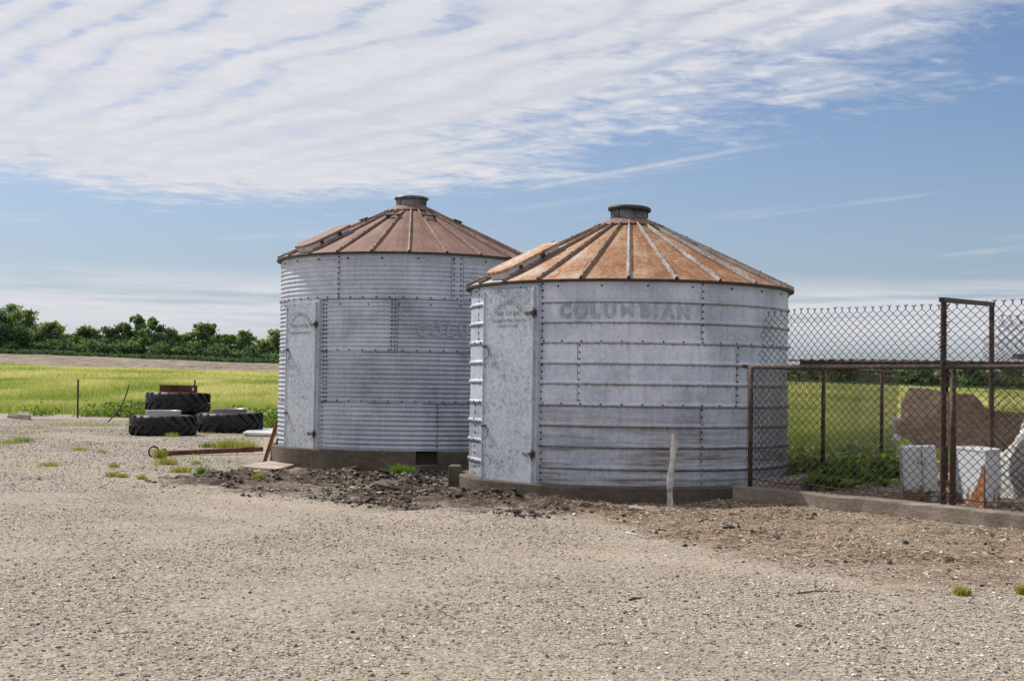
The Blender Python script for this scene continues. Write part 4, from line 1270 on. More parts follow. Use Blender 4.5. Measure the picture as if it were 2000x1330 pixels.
def pipe(a, b, r_, name, mt, parent, n=10, cap=True):
    q = MB(); q.tube([a, b], r_, n); return q.build(name, mt, parent)
def fpost(parent, p, zt_, r_=.028, base=KZ - .02, name='post'):
    return pipe(Vector((p.x, p.y, base)), Vector((p.x, p.y, zt_)), r_, name, M['post'], parent)
RZ = 1.659
ff = empty('chain_link_fence', (0, 0, 0), 0, 'tall rusty chain link fence along the front of the pen', 'chain link fence')
fpost(ff, P_f(.155), RZ, .029)
def t_at_px(px):
    best = min(((abs(proj(P_f(k / 200) + Vector((0, 0, 1)))[0] - px), k / 200) for k in range(0, 1300)))
    return best[1]
tg = t_at_px(1842)
gp = P_f(tg); gate_z = 2.317
fpost(ff, P_f(tg + .12), RZ - .02, .031)
pipe(P_f(.12) + Vector((0, 0, RZ)), P_f(FL) + Vector((0, 0, RZ - .02)), .026, 'top_rail', M['post'], ff)
for i, tt in enumerate((1.35, 2.35, tg - .9)):
    q = MB(); q.beam(P_f(tt) + Vector((0, 0, KZ - .02)), P_f(tt) + Vector((0, 0, KZ + .10)), .018, .018); q.build('bottom_pin', M['dark_steel'], ff)
q = MB(); q.tube([P_f(t_) + Vector((0, 0, KZ + .075 + .012 * math.sin(t_ * 7))) for t_ in np.linspace(.1, FL, 40)], .006, 5); q.build('tension_wire', M['wire'], ff)
nf = Vector((-ENC_DF.y, ENC_DF.x, 0)) * -.035
V, F = chain_link(P_f(.17) + nf, P_f(FL) + nf, KZ + .01, RZ + .02, .098, .0037, False, 0, 2)
np_mesh('lower_chain_link', V, F, M['wire'], ff)
V, F = chain_link(P_f(.27) + nf, P_f(FL) + nf, RZ + .02, 2.279, .098, .0037, True, .16, 5, .03)
np_mesh('upper_chain_link', V, F, M['wire'], ff)
sf = empty('chain_link_fence', (0, 0, 0), 0, 'lower chain link fence running back from the corner by the bin', 'chain link fence')
for px in (1608, 1722):
    best = min(((abs(proj(P_s(k / 100) + Vector((0, 0, 1)))[0] - px), k / 100) for k in range(0, 1000)))[1]
    fpost(sf, P_s(best), 1.725, .030)
pipe(P_s(.05) + Vector((0, 0, 1.665)), P_s(SL) + Vector((0, 0, 1.715)), .022, 'top_rail', M['post'], sf)
V, F = chain_link(P_s(.1), P_s(SL), KZ + .05, 1.68, .10, .0035, False, 0, 9)
np_mesh('side_chain_link', V, F, M['wire'], sf)
# gate frame
gf = empty('gate_frame', (gp.x, gp.y, 0), 0, 'dark steel doorway frame rising above the chain link fence', 'gate frame')
g2 = at(1937, 597, 16.35); gd = Vector((g2.x - gp.x, g2.y - gp.y, 0)); gz2 = g2.z
q = MB(); q.beam((0, 0, KZ - .02), (0, 0, gate_z), .052, .045, up=(0, 1, 0)); q.build('upright', M['post'], gf, bevel=.006)
q = MB(); q.beam(gd + Vector((0, 0, 0)), gd + Vector((0, 0, gz2)), .052, .045, up=(0, 1, 0)); q.build('upright', M['post'], gf, bevel=.006)
q = MB(); q.beam(Vector((0, 0, gate_z + .02)) - gd * .04, gd * 1.03 + Vector((0, 0, gz2 + .02)), .055, .05); q.build('crossbar', M['dark_steel'], gf, bevel=.006)
# bunched wire on the upright
q = MB(); r5 = random.Random(8)
for k in range(16):
    z = 1.70 + .56 * k / 16
    q.tube([(-.05 + r5.uniform(-.02, .02), -.03, z), (-.02, -.05 + r5.uniform(-.02, .02), z + .04), (.02 + r5.uniform(0, .04), -.035, z + .07)], .005, 5)
q.build('wire_bundle', M['wire'], gf)
# dividing fence behind
df_ = empty('chain_link_fence', (0, 0, 0), 0, 'tangled double chain link panel beyond the doorway frame', 'chain link fence')
g2w = gp + gd; gdn = gd.normalized()
fe = g2w + Vector((2.4, .35, 0))
V, F = chain_link(g2w, fe, .15, 2.27, .10, .0035, True, 0, 13, .05); np_mesh('near_layer', V, F, M['wire'], df_)
V, F = chain_link(g2w + Vector((.0, .18, 0)), fe + Vector((0, .22, 0)), .15, 2.25, .10, .0035, True, .05, 17, .06); np_mesh('far_layer', V, F, M['wire'], df_)
pipe(Vector((fe.x, fe.y, 0)), Vector((fe.x, fe.y, 2.35)), .03, 'post', M['post'], df_)
# shelter roof
rs_ = empty('shelter_roof', (0, 0, 0), 0, 'low flat corrugated tin roof behind the chain link fence', 'shelter roof')
ra = at(1508, 703, 20.6); rb = at(2090, 709, 18.6)
rz = ra.z; du = Vector((rb.x - ra.x, rb.y - ra.y, 0)); LU = du.length; du.normalize(); dw = Vector((-du.y, du.x, 0))
q = MB(); n = int(LU / .02); vs, fs = [], []
for i in range(n + 1):
    u = i * .02; z = .012 * math.cos(u / .15 * 6.283) + .01 * math.sin(u * 1.3)
    for w_ in (0, .7, 1.4): vs.append(Vector((ra.x, ra.y, rz + z + w_ * .015)) + du * u + dw * w_)
for i in range(n):
    for k in range(2): fs.append((i * 3 + k, i * 3 + 3 + k, i * 3 + 4 + k, i * 3 + 1 + k))
q.add(vs, fs, 0, 1, True); q.build('roof_sheet', M['tin'], rs_, recalc=False)
ro = Vector((ra.x, ra.y, rz - .055))
q = MB(); q.beam(ro + du * .42 + dw * .03, ro + du * LU + dw * .03, .045, .085); q.build('fascia', M['dark_steel'], rs_)
q = MB(); q.beam(ro + du * .3 + dw * 1.3, ro + du * LU + dw * 1.3, .045, .085); q.build('fascia', M['dark_steel'], rs_)
for t_ in (.55 * LU, .97 * LU):
    fpost(rs_, ro + du * t_ + dw * 1.25, rz - .05, .028, -.05)
bt = at(1986, 703, 18.7); q = MB(); q.box(Vector((bt.x + .18, bt.y, rz + .055)), (.45, .14, .07), Matrix.Rotation(.2, 3, 'Z'))
tag(q.build('timber_block', M['bark'], bevel=.008), 'short dark timber lying on the tin shelter roof', 'timber')

# ------------------------------------------------------------------ junk in the pen
def P(px, py, Yd): return at(px, py, Yd)
# white cabinets
def cabinet(name, px0, px1, pyt, pyb, Yd, depth, rz, label, lean=0.0):
    sc = Yd / FPX
    w = (px1 - px0) * sc; 
    top = at((px0 + px1) / 2, pyt, Yd).z; base = .06
    e = empty(name, (((px0 + px1) / 2 - 1000) * sc, Yd + depth / 2, base), rz, label, 'metal cabinet', 'white metal cabinets in the pen')
    e.rotation_euler = (0, lean, rz)
    h = top - base
    q = MB(); q.box((0, 0, h / 2), (w, depth, h)); q.build('shell', M['white_enamel'], e, bevel=.025)
    return e, w, h
c1, cw, chh = cabinet('metal_cabinet', 1780, 1845, 871, 968, 16.6, .55, R(-12), 'plain white metal cabinet standing under the brown board, behind the fence post', R(-4))
q = MB(); q.box((0.03, -.28, chh * .5), (.008, .006, chh * .9)); q.build('seam_trim', M['tin'], c1)
# turned cabinet with rusted corner
T1, T2 = Vector(((1868 - 1000) / FPX * 16.55, 16.55, 0)), Vector(((1926 - 1000) / FPX * 15.55, 15.55, 0))
T3 = Vector(((1956 - 1000) / FPX * 16.0, 16.0, 0)); T4 = T1 + (T3 - T2)
ctop = at(1926, 884, 15.55).z - .06
cc = (T1 + T3) / 2
e = empty('metal_cabinet', (cc.x, cc.y, .06), 0, 'white metal cabinet turned at an angle, with a big rust hole at its foot', 'metal cabinet', 'white metal cabinets in the pen')
q = MB(); rel = [p - cc for p in (T1, T2, T3, T4)]
q.add([p for p in rel] + [p * .985 + Vector((0, 0, ctop)) for p in rel], [(3, 2, 1, 0), (0, 1, 5, 4), (1, 2, 6, 5), (2, 3, 7, 6), (3, 0, 4, 7)])
q.build('shell', M['white_enamel'], e, bevel=.012)
q = MB(); q.add([p * 1.04 + Vector((0, 0, ctop)) for p in rel] + [p * 1.04 + Vector((0, 0, ctop + .03)) for p in rel], [(3, 2, 1, 0), (4, 5, 6, 7), (0, 1, 5, 4), (1, 2, 6, 5), (2, 3, 7, 6), (3, 0, 4, 7)])
q.build('lid', M['white_sheet'], e, bevel=.006)
fd = (rel[1] - rel[0]); fn_ = Vector((fd.y, -fd.x, 0)).normalized()
if fn_.y > 0: fn_ = -fn_
def fp(u, z, o_=.006): return rel[0] + fd.normalized() * u + fn_ * o_ + Vector((0, 0, z))
q = MB(); ol = [(.42, .02), (.99 * fd.length, .02), (.995 * fd.length, .52), (.92 * fd.length, .50), (.86 * fd.length, .38), (.78 * fd.length, .30), (.66 * fd.length, .20), (.55 * fd.length, .12)]
q.add([fp(u, z * ctop / .62 if False else z) for u, z in ol] + [fp(u, z, .014) for u, z in ol], [tuple(range(8, 16))] + [(i, (i + 1) % 8, 8 + (i + 1) % 8, 8 + i) for i in range(8)])
q.build('rust_patch', M['rust_orange'], e)
# torn brown board resting on the cabinets
ol_px = [(1757, 786), (1768, 770), (1776, 759), (1800, 758), (1836, 762), (1870, 767), (1900, 769), (1911, 774), (1921, 783), (1924, 793), (1930, 797), (1960, 803), (2004, 806), (1999, 822), (1990, 846), (1976, 866), (1962, 882), (1930, 884), (1868, 880), (1836, 874), (1790, 871), (1778, 860), (1768, 856), (1752, 853), (1744, 838), (1745, 822), (1753, 822), (1756, 806)]
Yb = 17.0
ctr = at(1870, 868, Yb)
ol = []
for px, py in ol_px:
    p = at(px, py, Yb); ol.append((p.x - ctr.x, p.z - ctr.z))
bm = bmesh.new()
rj = random.Random(12)
fine_ol = []
for i in range(len(ol)):
    a_, b_ = Vector(ol[i]), Vector(ol[(i + 1) % len(ol)])
    for k in range(4):
        p_ = a_.lerp(b_, k / 4); fine_ol.append((p_.x + rj.uniform(-.008, .008), p_.y + rj.uniform(-.008, .008)))
bf_ = bm.faces.new([bm.verts.new((x_, 0, z_)) for x_, z_ in fine_ol])
bmesh.ops.triangulate(bm, faces=[bf_])
bmesh.ops.subdivide_edges(bm, edges=[e_ for e_ in bm.edges if e_.calc_length() > .12], cuts=3, use_grid_fill=True)
bmesh.ops.triangulate(bm, faces=bm.faces[:])
for v_ in bm.verts:
    X_, Z_ = v_.co.x, v_.co.z
    v_.co.y = .085 * math.sin(X_ * 4.2 + Z_ * 2.2) + .05 * math.sin(Z_ * 9 - X_ * 3) + .10 * (float(fbm(np.array([X_ * 5 + 9]), np.array([Z_ * 5 + 4]), 3, 5)[0]) - .5)
me_ = bpy.data.meshes.new('torn_board'); bm.to_mesh(me_); bm.free(); me_.materials.append(M['board'])
ob = bpy.data.objects.new('torn_board', me_); ob.location = ctr; COL.objects.link(ob)
md_ = ob.modifiers.new('thickness', 'SOLIDIFY'); md_.thickness = .025; md_.offset = 0
ob.rotation_euler = (R(-4), 0, R(3))
tag(ob, 'large torn brown board standing on the white cabinets', 'board')
# white can hanging at its left edge
q = MB(); cpt = at(1751, 855, 16.95)
q.lathe([(.001, -.06), (.04, -.06), (.044, .04), (.025, .06), (.001, .06)], 14)
o = q.build('metal_can', M['white_sheet'], loc=cpt, recalc=False); o.rotation_euler = (.2, .6, 0)
tag(o, 'small shiny can caught at the torn edge of the brown board', 'can')
q = MB(); fl = at(1749, 838, 16.99)
r7 = random.Random(4)
for k in range(14):
    q.box(Vector((r7.uniform(-.03, .06), r7.uniform(-.02, .02), r7.uniform(-.14, .16))), (r7.uniform(.03, .07), .03, r7.uniform(.02, .06)), Euler((r7.uniform(-.5, .5), r7.uniform(-1, 1), 0)).to_matrix())
tag(q.build('insulation_scrap', M['stake'], loc=fl, bevel=.006), 'pale frayed insulation hanging from the torn edge of the brown board', 'insulation')
# pale domed hutch at the right edge
e = empty('hutch', ((1990 - 1000) / FPX * 17.2 + .35, 17.2, .06), R(10), 'pale rounded sheet metal hutch behind the chain link at the pen end', 'hutch')
q = MB(); prof = []
n = 14
vs = []
for i in range(n + 1):
    t = math.pi * i / n
    for yy in (-.5, .5): vs.append((-.62 * math.cos(t), yy, .05 + .92 * math.sin(t) ** .8))
fs = [(i * 2, i * 2 + 1, i * 2 + 3, i * 2 + 2) for i in range(n)] + [tuple(2 * i for i in range(n + 1)), tuple(2 * i + 1 for i in reversed(range(n + 1)))]
q.add(vs, fs, 0, 1, False); q.build('shell', M['white_sheet'], e)
slab('concrete_pad', [gnd(1942, 984, .1), gnd(2040, 994, .1), gnd(2060, 965, .1), gnd(1950, 962, .1)], .13, M['conc_pale'], 'concrete pad inside the pen beside the angled cabinet', 'concrete pad', 0)

# ------------------------------------------------------------------ vegetation
def blades(x, y, h, w, lean, tint, seed=1, z=None):
    r = np.random.default_rng(seed); n = len(x)
    a = r.uniform(0, 6.283, n); la = r.uniform(0, 6.283, n)
    z = terrain(x, y) if z is None else z
    b = np.stack([x, y, z - .01], 1)
    s_ = np.stack([np.cos(a), np.sin(a), np.zeros(n)], 1) * (w / 2)[:, None]
    l_ = np.stack([np.cos(la), np.sin(la), np.zeros(n)], 1) * (h * lean)[:, None]
    up = np.zeros((n, 3)); up[:, 2] = h
    m = b + up * .55 + l_ * .3
    t = b + up * (1 - lean * .25)[:, None] + l_
    V = np.stack([b - s_, b + s_, m + s_ * .75, m - s_ * .75, t], 1).reshape(-1, 3)
    bf = np.array([(0, 1, 2), (0, 2, 3), (3, 2, 4)])
    F = (bf[None] + (np.arange(n) * 5)[:, None, None]).reshape(-1, 3)
    T = np.repeat(tint, 5)
    return V, F, T
def grass_w(x, y): return sstep(-.4, .9, y - field_edge(x) + (fbm(x * .6, y * .6, 3, 40) - .5) * 3)
allV, allF, allT, off = [], [], [], 0
def add_grass(n, xr, yr, hh, ww, hseed, cond=None):
    global off
    x = rng.uniform(*xr, n); y = rng.uniform(*yr, n)
    k = (rng.uniform(0, 1, n) < grass_w(x, y)) & (np.abs(x) < y * .39 + 1)
    hide = (np.abs(x / y - (-.03)) < .085) & (y > 28)          # nothing of it shows behind the bins
    k &= ~hide
    if cond is not None: k &= cond(x, y)
    x, y = x[k], y[k]
    patch = fbm(x * .22, y * .11, 4, 70)
    h = hh * rng.uniform(.55, 1.15, len(x)) * (.7 + .6 * patch)
    t = np.clip((patch - .5) * 1.6 + .5 + rng.normal(0, .16, len(x)) + np.clip((y - 45) / 130, 0, .22) - .10, 0, 1)
    nearedge = sstep(6, 0, y - field_edge(x)); t = np.clip(t - .30 * nearedge, 0, 1)
    V, F, T = blades(x, y, h, ww * rng.uniform(.7, 1.3, len(x)), rng.uniform(.15, .6, len(x)), t, hseed)
    allV.append(V); allF.append(F + off); allT.append(T); off += len(V)
add_grass(60000, (3, 13), (17, 34), .52, .012, 1, lambda x, y: x > 2.9)
add_grass(50000, (4, 24), (34, 60), .50, .022, 2)
add_grass(100000, (-26, -4), (40, 66), .42, .020, 3, lambda x, y: x < -5)
add_grass(80000, (-42, -9), (66, 110), .42, .035, 4)
add_grass(50000, (-66, -14), (110, 172), .42, .06, 5, lambda x, y: y < 150 + 26 * fbm(x * .06, y * 0 + 3, 3, 44))
add_grass(60000, (8, 60), (60, 160), .45, .045, 6)
add_grass(25000, (20, 95), (150, 262), .45, .09, 7)
o = np_mesh('field_grass', np.concatenate(allV), np.concatenate(allF), M['grass'], cols=np.concatenate(allT))
tag(o, 'tall yellow green pasture grass', None, None, 'stuff')

def leaf_cloud(cents, rads, n, size, seed, elong=1.6):
    """small leaf faces spread through ellipsoid clumps"""
    r = np.random.default_rng(seed)
    cents = np.asarray(cents, float); rads = np.asarray(rads, float)
    wts = (rads[:, 0] * rads[:, 2]); wts /= wts.sum()
    idx = r.choice(len(cents), n, p=wts)
    d = r.normal(0, 1, (n, 3)); d /= np.linalg.norm(d, axis=1)[:, None]
    rad = r.uniform(0, 1, n) ** .45 * (1 + r.normal(0, .10, n) + (r.uniform(0, 1, n) < .2) * r.uniform(.1, .6, n))
    p = cents[idx] + d * rad[:, None] * rads[idx]
    a = r.normal(0, 1, (n, 3)); a /= np.linalg.norm(a, axis=1)[:, None]
    b = np.cross(a, r.normal(0, 1, (n, 3))); b /= np.linalg.norm(b, axis=1)[:, None]
    s_ = size * r.uniform(.6, 1.4, n)
    V = np.stack([p - a * s_[:, None] * elong / 2, p + b * s_[:, None] / 2, p + a * s_[:, None] * elong / 2, p - b * s_[:, None] / 2], 1).reshape(-1, 3)
    F = (np.arange(n) * 4)[:, None] + np.arange(4)[None]
    ct = r.uniform(.15, .95, len(cents))
    t = np.clip(ct[idx] + r.normal(0, .17, n), 0, 1)
    return V, F, np.repeat(t, 4)
def tree(name, px, pyt, wpx, Yd, label, group, seed, openness=.3, cat='tree', base_drop=0.0):
    r = random.Random(seed)
    x = (px - 1000) / FPX * Yd
    z0 = tz(x, Yd)
    H = at(px, pyt, Yd).z - z0; W = wpx * 1.22 / FPX * Yd / 2
    e = empty(name, (x, Yd, z0), r.uniform(0, 6), label, cat, group)
    cents, rads = [], []
    nb = 15
    # low skirt
    for k in range(6):
        a = r.uniform(0, 6.283); rr = W * r.uniform(.2, .8)
        cents.append((rr * math.cos(a), rr * math.sin(a), H * r.uniform(.12, .46))); q = W * r.uniform(.36, .58); rads.append((q, q, H * r.uniform(.14, .24)))
    for k in range(nb):
        t = .22 + .70 * (k + r.uniform(0, 1)) / nb
        env = W * (1 - .55 * max(0, t - .5) / .5) * r.uniform(.1, .95)
        a = r.uniform(0, 6.283)
        cents.append((env * math.cos(a), env * math.sin(a), H * t)); q = W * r.uniform(.22, .42) * (1.2 - .42 * t) * (.85 if openness > .4 else 1.0); rads.append((q, q, q * r.uniform(.6, .95)))
    for k in range(16):
        a = r.uniform(0, 6.283); t = r.uniform(.35, 1.0); env = W * (1.05 - .75 * max(0, t - .45) / .55) * r.uniform(.75, 1.05)
        cents.append((env * math.cos(a), env * math.sin(a), H * t * .97)); q = W * r.uniform(.09, .18); rads.append((q, q, q * r.uniform(.7, 1.2)))
    cents.append((r.uniform(-.2, .2) * W, 0, H * .92)); rads.append((W * .24, W * .24, H * .085))
    n = int((4200 + 2800 * (H / 9)) * (.7 if openness > .4 else 1))
    V, F, T = leaf_cloud(cents, rads, n, .27 + .08 * openness, seed)
    np_mesh('crown', V, F, M['tree_leaf'], e, cols=T)
    q = MB()
    q.tube([(0, 0, -.3), (.05 * W, 0, H * .3), (-.04 * W, .05 * W, H * .6), (.03 * W, 0, H * .86)], [H * .028, H * .022, H * .013, H * .004], 7)
    for k in range(6):
        c = cents[6 + k * 2]; t0 = min(.55, c[2] / H * .6)
        q.tube([(0, 0, H * t0), (c[0] * .5, c[1] * .5, H * t0 + (c[2] - H * t0) * .6), c], [H * .013, H * .008, H * .003], 5)
    q.build('trunk', M['bark'], e)
    return e
LT = [(-30, 603, 80, 'dense tree running off the edge of the photo at the tree line end'), (14, 594, 74, 'tallest broad dark tree at the end of the tree line'), (52, 607, 78, 'broad rounded tree leaning against the tallest end tree'),
      (97, 630, 62, 'sloping mid green tree beside the broad rounded one'), (136, 652, 52, 'low bushy tree in the dip of the tree line above the steel post'), (172, 638, 60, 'pale leafy tree just past the dip in the tree line'),
      (209, 640, 54, 'bushy tree standing above the bent rod'), (238, 631, 46, 'narrow tree between the bushy one and the airy pair'), (267, 615, 50, 'tall airy tree with sky showing through, first of the pair'),
      (297, 620, 46, 'tall airy tree with a ragged top, second of the pair'), (330, 643, 52, 'spreading tree above the rusty tyre rim'), (358, 654, 44, 'low round tree between the spreading one and the twin crowns'),
      (388, 631, 48, 'upright twin crown tree with a forked top'), (411, 632, 54, 'full rounded tree touching the forked twin crown'), (444, 654, 56, 'low sloping tree above the grey tyre rim'), (479, 647, 54, 'rounded tree midway between the tyres and the corrugated bin'),
      (512, 664, 44, 'small low tree next to the last one by the bin'), (541, 644, 58, 'last tree of the row, partly cut by the corrugated bin'), (578, 650, 60, 'tree showing only its edge behind the corrugated bin wall')]
for i, (px, pt, w, lab) in enumerate(LT[:18]):
    tree('hedgerow_tree', px, pt, w, 258 + (i * 37 % 9), lab, 'trees in the far tree line', 100 + i, .6 if 'airy' in lab else .2)
# low hedge bushes under the tree line
HB = [(22, 668, 'dark low bush under the tallest end tree'), (75, 672, 'dark low bush under the broad rounded tree'), (120, 674, 'low bush filling the dip in the tree line'), (158, 676, 'low bush at the foot of the pale leafy tree'), (190, 674, 'low dark bush under the bushy tree above the rod'),
      (225, 677, 'low bush beneath the narrow tree'), (252, 676, 'low bush at the foot of the first airy tree'), (283, 678, 'low bush between the two airy trees'), (315, 677, 'low bush under the spreading tree'), (345, 680, 'small pale bush at the field edge below the low round tree'),
      (375, 680, 'low bush under the forked twin crown'), (402, 680, 'low dark bush under the full rounded tree'), (432, 683, 'low bush under the low sloping tree'), (465, 684, 'low bush under the midway rounded tree'), (496, 686, 'low bush between the midway tree and the small one'), (528, 687, 'low dark bush beside the corrugated bin wall')]
def bush(name, px, pyt, wpx, Yd, label, group, seed, n=420, size=.36, cat='bush'):
    x = (px - 1000) / FPX * Yd; z0 = tz(x, Yd)
    H = max(.3, at(px, pyt, Yd).z - z0); W = wpx / FPX * Yd / 2
    e = empty(name, (x, Yd, z0), 0, label, cat, group)
    r = random.Random(seed)
    cents = [(r.uniform(-.6, .6) * W, r.uniform(-.6, .6) * W, H * r.uniform(.2, .7)) for _ in range(8)]
    rads = [(W * r.uniform(.35, .55),) * 2 + (H * r.uniform(.25, .4),) for _ in range(8)]
    V, F, T = leaf_cloud(cents, rads, n, size, seed); T = T * .62
    np_mesh('foliage', V, F, M['tree_leaf'], e, cols=T)
    q = MB()
    for k in range(3): q.tube([(0, 0, -.05), tuple(c * .8 for c in cents[k])], [H * .03, H * .01], 5)
    q.build('stems', M['bark'], e)
    return e
for i, (px, pt, lab) in enumerate(HB): bush('hedge_bush', px, pt - 3 - (i * 7 % 15), 44 + (i * 11 % 19), 254 + (i * 5 % 4), lab, 'bushes under the far tree line', 300 + i, 700)
RT = [(1545, 722, 44, 'small tree at the bin edge seen through the chain link'), (1578, 716, 46, 'tree with a pale crown seen left of the side fence post'), (1612, 724, 44, 'low tree behind the side fence post'), (1648, 716, 50, 'dark tree seen through the middle of the fence'),
      (1686, 719, 48, 'bushy tree just before the second side post'), (1724, 714, 50, 'dark tree behind the second side post'), (1764, 715, 52, 'broad tree above the torn end of the brown board'), (1804, 712, 54, 'bright green tree right of the second side post'),
      (1846, 714, 50, 'dark tree behind the gate upright'), (1888, 712, 54, 'bright green tree framed by the doorway'), (1930, 714, 52, 'dark tree behind the far doorway upright'), (1972, 712, 54, 'dark tree behind the tangled double chain link'), (2014, 714, 54, 'dark tree cut by the photo edge behind the tangled wire')]
for i, (px, pt, w, lab) in enumerate(RT):
    tree('far_tree', px, pt, w, 270 + (i * 31 % 8), lab, 'trees seen through the chain link fence', 200 + i)

def tuft(px, py, wpx, hpx, n, mt, label, group=None, name='grass_tuft', seed=1, z=None, tl=(.2, .9), cat='grass tuft'):
    p = gnd(px, py)
    sc = p.y / FPX; r = np.random.default_rng(seed)
    W = wpx * sc / 2; H = hpx * sc
    x = p.x + np.clip(r.normal(0, .45, n), -.9, .9) * W; y = p.y + np.clip(r.normal(0, .45, n), -.9, .9) * W
    z0 = terrain(x, y) if z is None else np.full(n, z)
    h = H * r.uniform(.45, 1.2, n)
    V, F, T = blades(x, y, h, np.full(n, max(.007, H * .05)) * r.uniform(.7, 1.4, n), r.uniform(.2, .9, n), r.uniform(*tl, n), seed, z0)
    V = V - np.array(p)
    o = np_mesh(name, V, F, M[mt], cols=T, loc=p)
    return tag(o, label, cat, group)
G1 = 'grass tufts on the gravel yard'
TU = [(20, 866, 50, 12, 'tuft', 'green tuft at the very edge of the photo below the concrete chunks'), (46, 864, 44, 14, 'weed', 'fuller green tuft next to the one at the photo edge'), (100, 911, 55, 12, 'tuft', 'flat yellow green tuft alone on the open gravel'),
      (156, 880, 40, 10, 'tuft', 'flat tuft on the gravel straight below the steel post'), (198, 884, 22, 8, 'tuft', 'tiny tuft between the flat tuft and the rusty bar'), (222, 913, 22, 12, 'tuft', 'small round tuft off the ring end of the bar'),
      (312, 896, 26, 24, 'tuft', 'upright tuft growing through the ring end of the bar'), (325, 908, 50, 18, 'tuft', 'brownish tuft in front of the ring end of the bar'), (218, 932, 30, 14, 'tuft', 'yellow tuft in the front cluster, farthest from the bar'),
      (240, 934, 26, 13, 'tuft', 'middle tuft of the front cluster'), (277, 937, 22, 13, 'tuft', 'small green tuft in front of the brownish one'), (352, 924, 46, 16, 'tuft', 'wide tuft below the middle of the rusty bar'),
      (396, 929, 30, 22, 'weed', 'green tuft at the tip of the mud ridge'), (384, 908, 26, 12, 'tuft', 'thin tuft just below the rusty bar'), (446, 874, 60, 22, 'tuft', 'broad yellow tuft above the rusty bar'),
      (480, 876, 60, 20, 'tuft', 'long tuft between the white slab and the bar'), (405, 873, 36, 14, 'weed', 'green tuft below the gap between the tyres'), (778, 928, 36, 24, 'weed', 'bright green tuft in shade under the foundation opening'),
      (798, 929, 34, 22, 'weed', 'second bright green tuft touching the one under the foundation opening'), (673, 920, 24, 11, 'weed', 'little green tuft at the foot of the corrugated bin'), (866, 919, 20, 9, 'weed', 'tiny green tuft near the gap between the two bins'),
      (1880, 1160, 34, 22, 'tuft', 'yellow green tuft on the bark litter edge'), (1998, 1159, 26, 24, 'tuft', 'yellow green tuft cut by the photo edge on the litter'), (1436, 958, 20, 14, 'weed', 'green tuft wedged between the bin footing and the kerb'),
      (504, 943, 24, 16, 'tuft', 'small tuft growing on the mud ridge'), (335, 853, 30, 12, 'tuft', 'small tuft at the foot of the front tyre')]
for i, (px, py, w, h, mt, lab) in enumerate(TU):
    tuft(px, py, w, h, int(70 + w * h * .25), mt, lab, G1, seed=500 + i)
# sparse weeds over the yard's far part, and the lush strip along the pasture edge: uncountable
x, y = scatter(22000, (-14, -3), (20, 46), lambda x, y: (y < field_edge(x)) * np.clip(vnoise(x * .9, y * .9, 80) * 2.6 - 1.35, 0, 1) * np.interp(y, [22, 30, 46], [.25, .5, 1]) * in_view(x, y))
V, F, T = blades(x, y, rng.uniform(.04, .13, len(x)), rng.uniform(.01, .02, len(x)), rng.uniform(.3, .9, len(x)), rng.uniform(.2, 1, len(x)), 77)
tag(np_mesh('weeds', V, F, M['tuft'], cols=T), 'sparse yellow weeds dotted over the gravel', None, None, 'stuff')
def leaf_patch(name, x, y, n, H, size, mt, label, seed, z=None, tl=(.1, .8)):
    r = np.random.default_rng(seed)
    idx = r.integers(0, len(x), n)
    px_ = x[idx] + r.normal(0, .10, n); py_ = y[idx] + r.normal(0, .10, n)
    zz = (terrain(px_, py_) if z is None else np.full(n, z)) + r.uniform(.0, 1, n) ** 1.3 * H
    p = np.stack([px_, py_, zz], 1)
    a = r.normal(0, 1, (n, 3)); a[:, 2] *= .6; a /= np.linalg.norm(a, axis=1)[:, None]
    b = np.cross(a, r.normal(0, 1, (n, 3))); b /= np.linalg.norm(b, axis=1)[:, None]
    s_ = size * r.uniform(.5, 1.4, n)
    V = np.stack([p, p + a * s_[:, None] * .5 + b * s_[:, None] * .33, p + a * s_[:, None], p + a * s_[:, None] * .5 - b * s_[:, None] * .33], 1).reshape(-1, 3)
    F = (np.arange(n) * 4)[:, None] + np.arange(4)[None]
    return tag(np_mesh(name, V, F, M[mt], cols=np.repeat(r.uniform(*tl, n), 4)), label, None, None, 'stuff')
kc = np.concatenate([rng.uniform(-17, -6.6, 16), rng.uniform(-15.2, -11.5, 12), [-7.2, -6.9]])
x = np.repeat(kc, 10) + rng.normal(0, .32, 300); y = field_edge(x) - .5 + rng.normal(0, .5, 300)
leaf_patch('undergrowth', x, y, 1500, .55, .13, 'weed', 'taller green weed stems standing in the pasture edge', 86, tl=(.1, .6))
leaf_patch('undergrowth', x, y, 5200, .26, .12, 'weed', 'lush green weeds along the near edge of the pasture', 81, tl=(.3, 1))
x = rng.uniform(-108, -36, 1500); y = 249.5 + rng.normal(0, .8, 1500)
leaf_patch('undergrowth', x, y, 9000, .75, .42, 'tree_leaf', 'dark green scrub along the foot of the far tree line', 84, tl=(.0, .35))
x = rng.uniform(44, 112, 1200); y = 262 + rng.normal(0, .8, 1200)
leaf_patch('undergrowth', x, y, 8000, .75, .42, 'tree_leaf', 'dark green scrub along the foot of the trees beyond the fence', 85, tl=(.0, .35))
u = rng.uniform(.0, 1, 140)
x = 3.9 + u * 2.9 + rng.normal(0, .12, 140); y = field_edge(x) + .15 + rng.normal(0, .3, 140)
leaf_patch('undergrowth', x, y, 6500, .36, .09, 'weed', 'bright green weeds outside the side fence', 82, tl=(.5, 1))
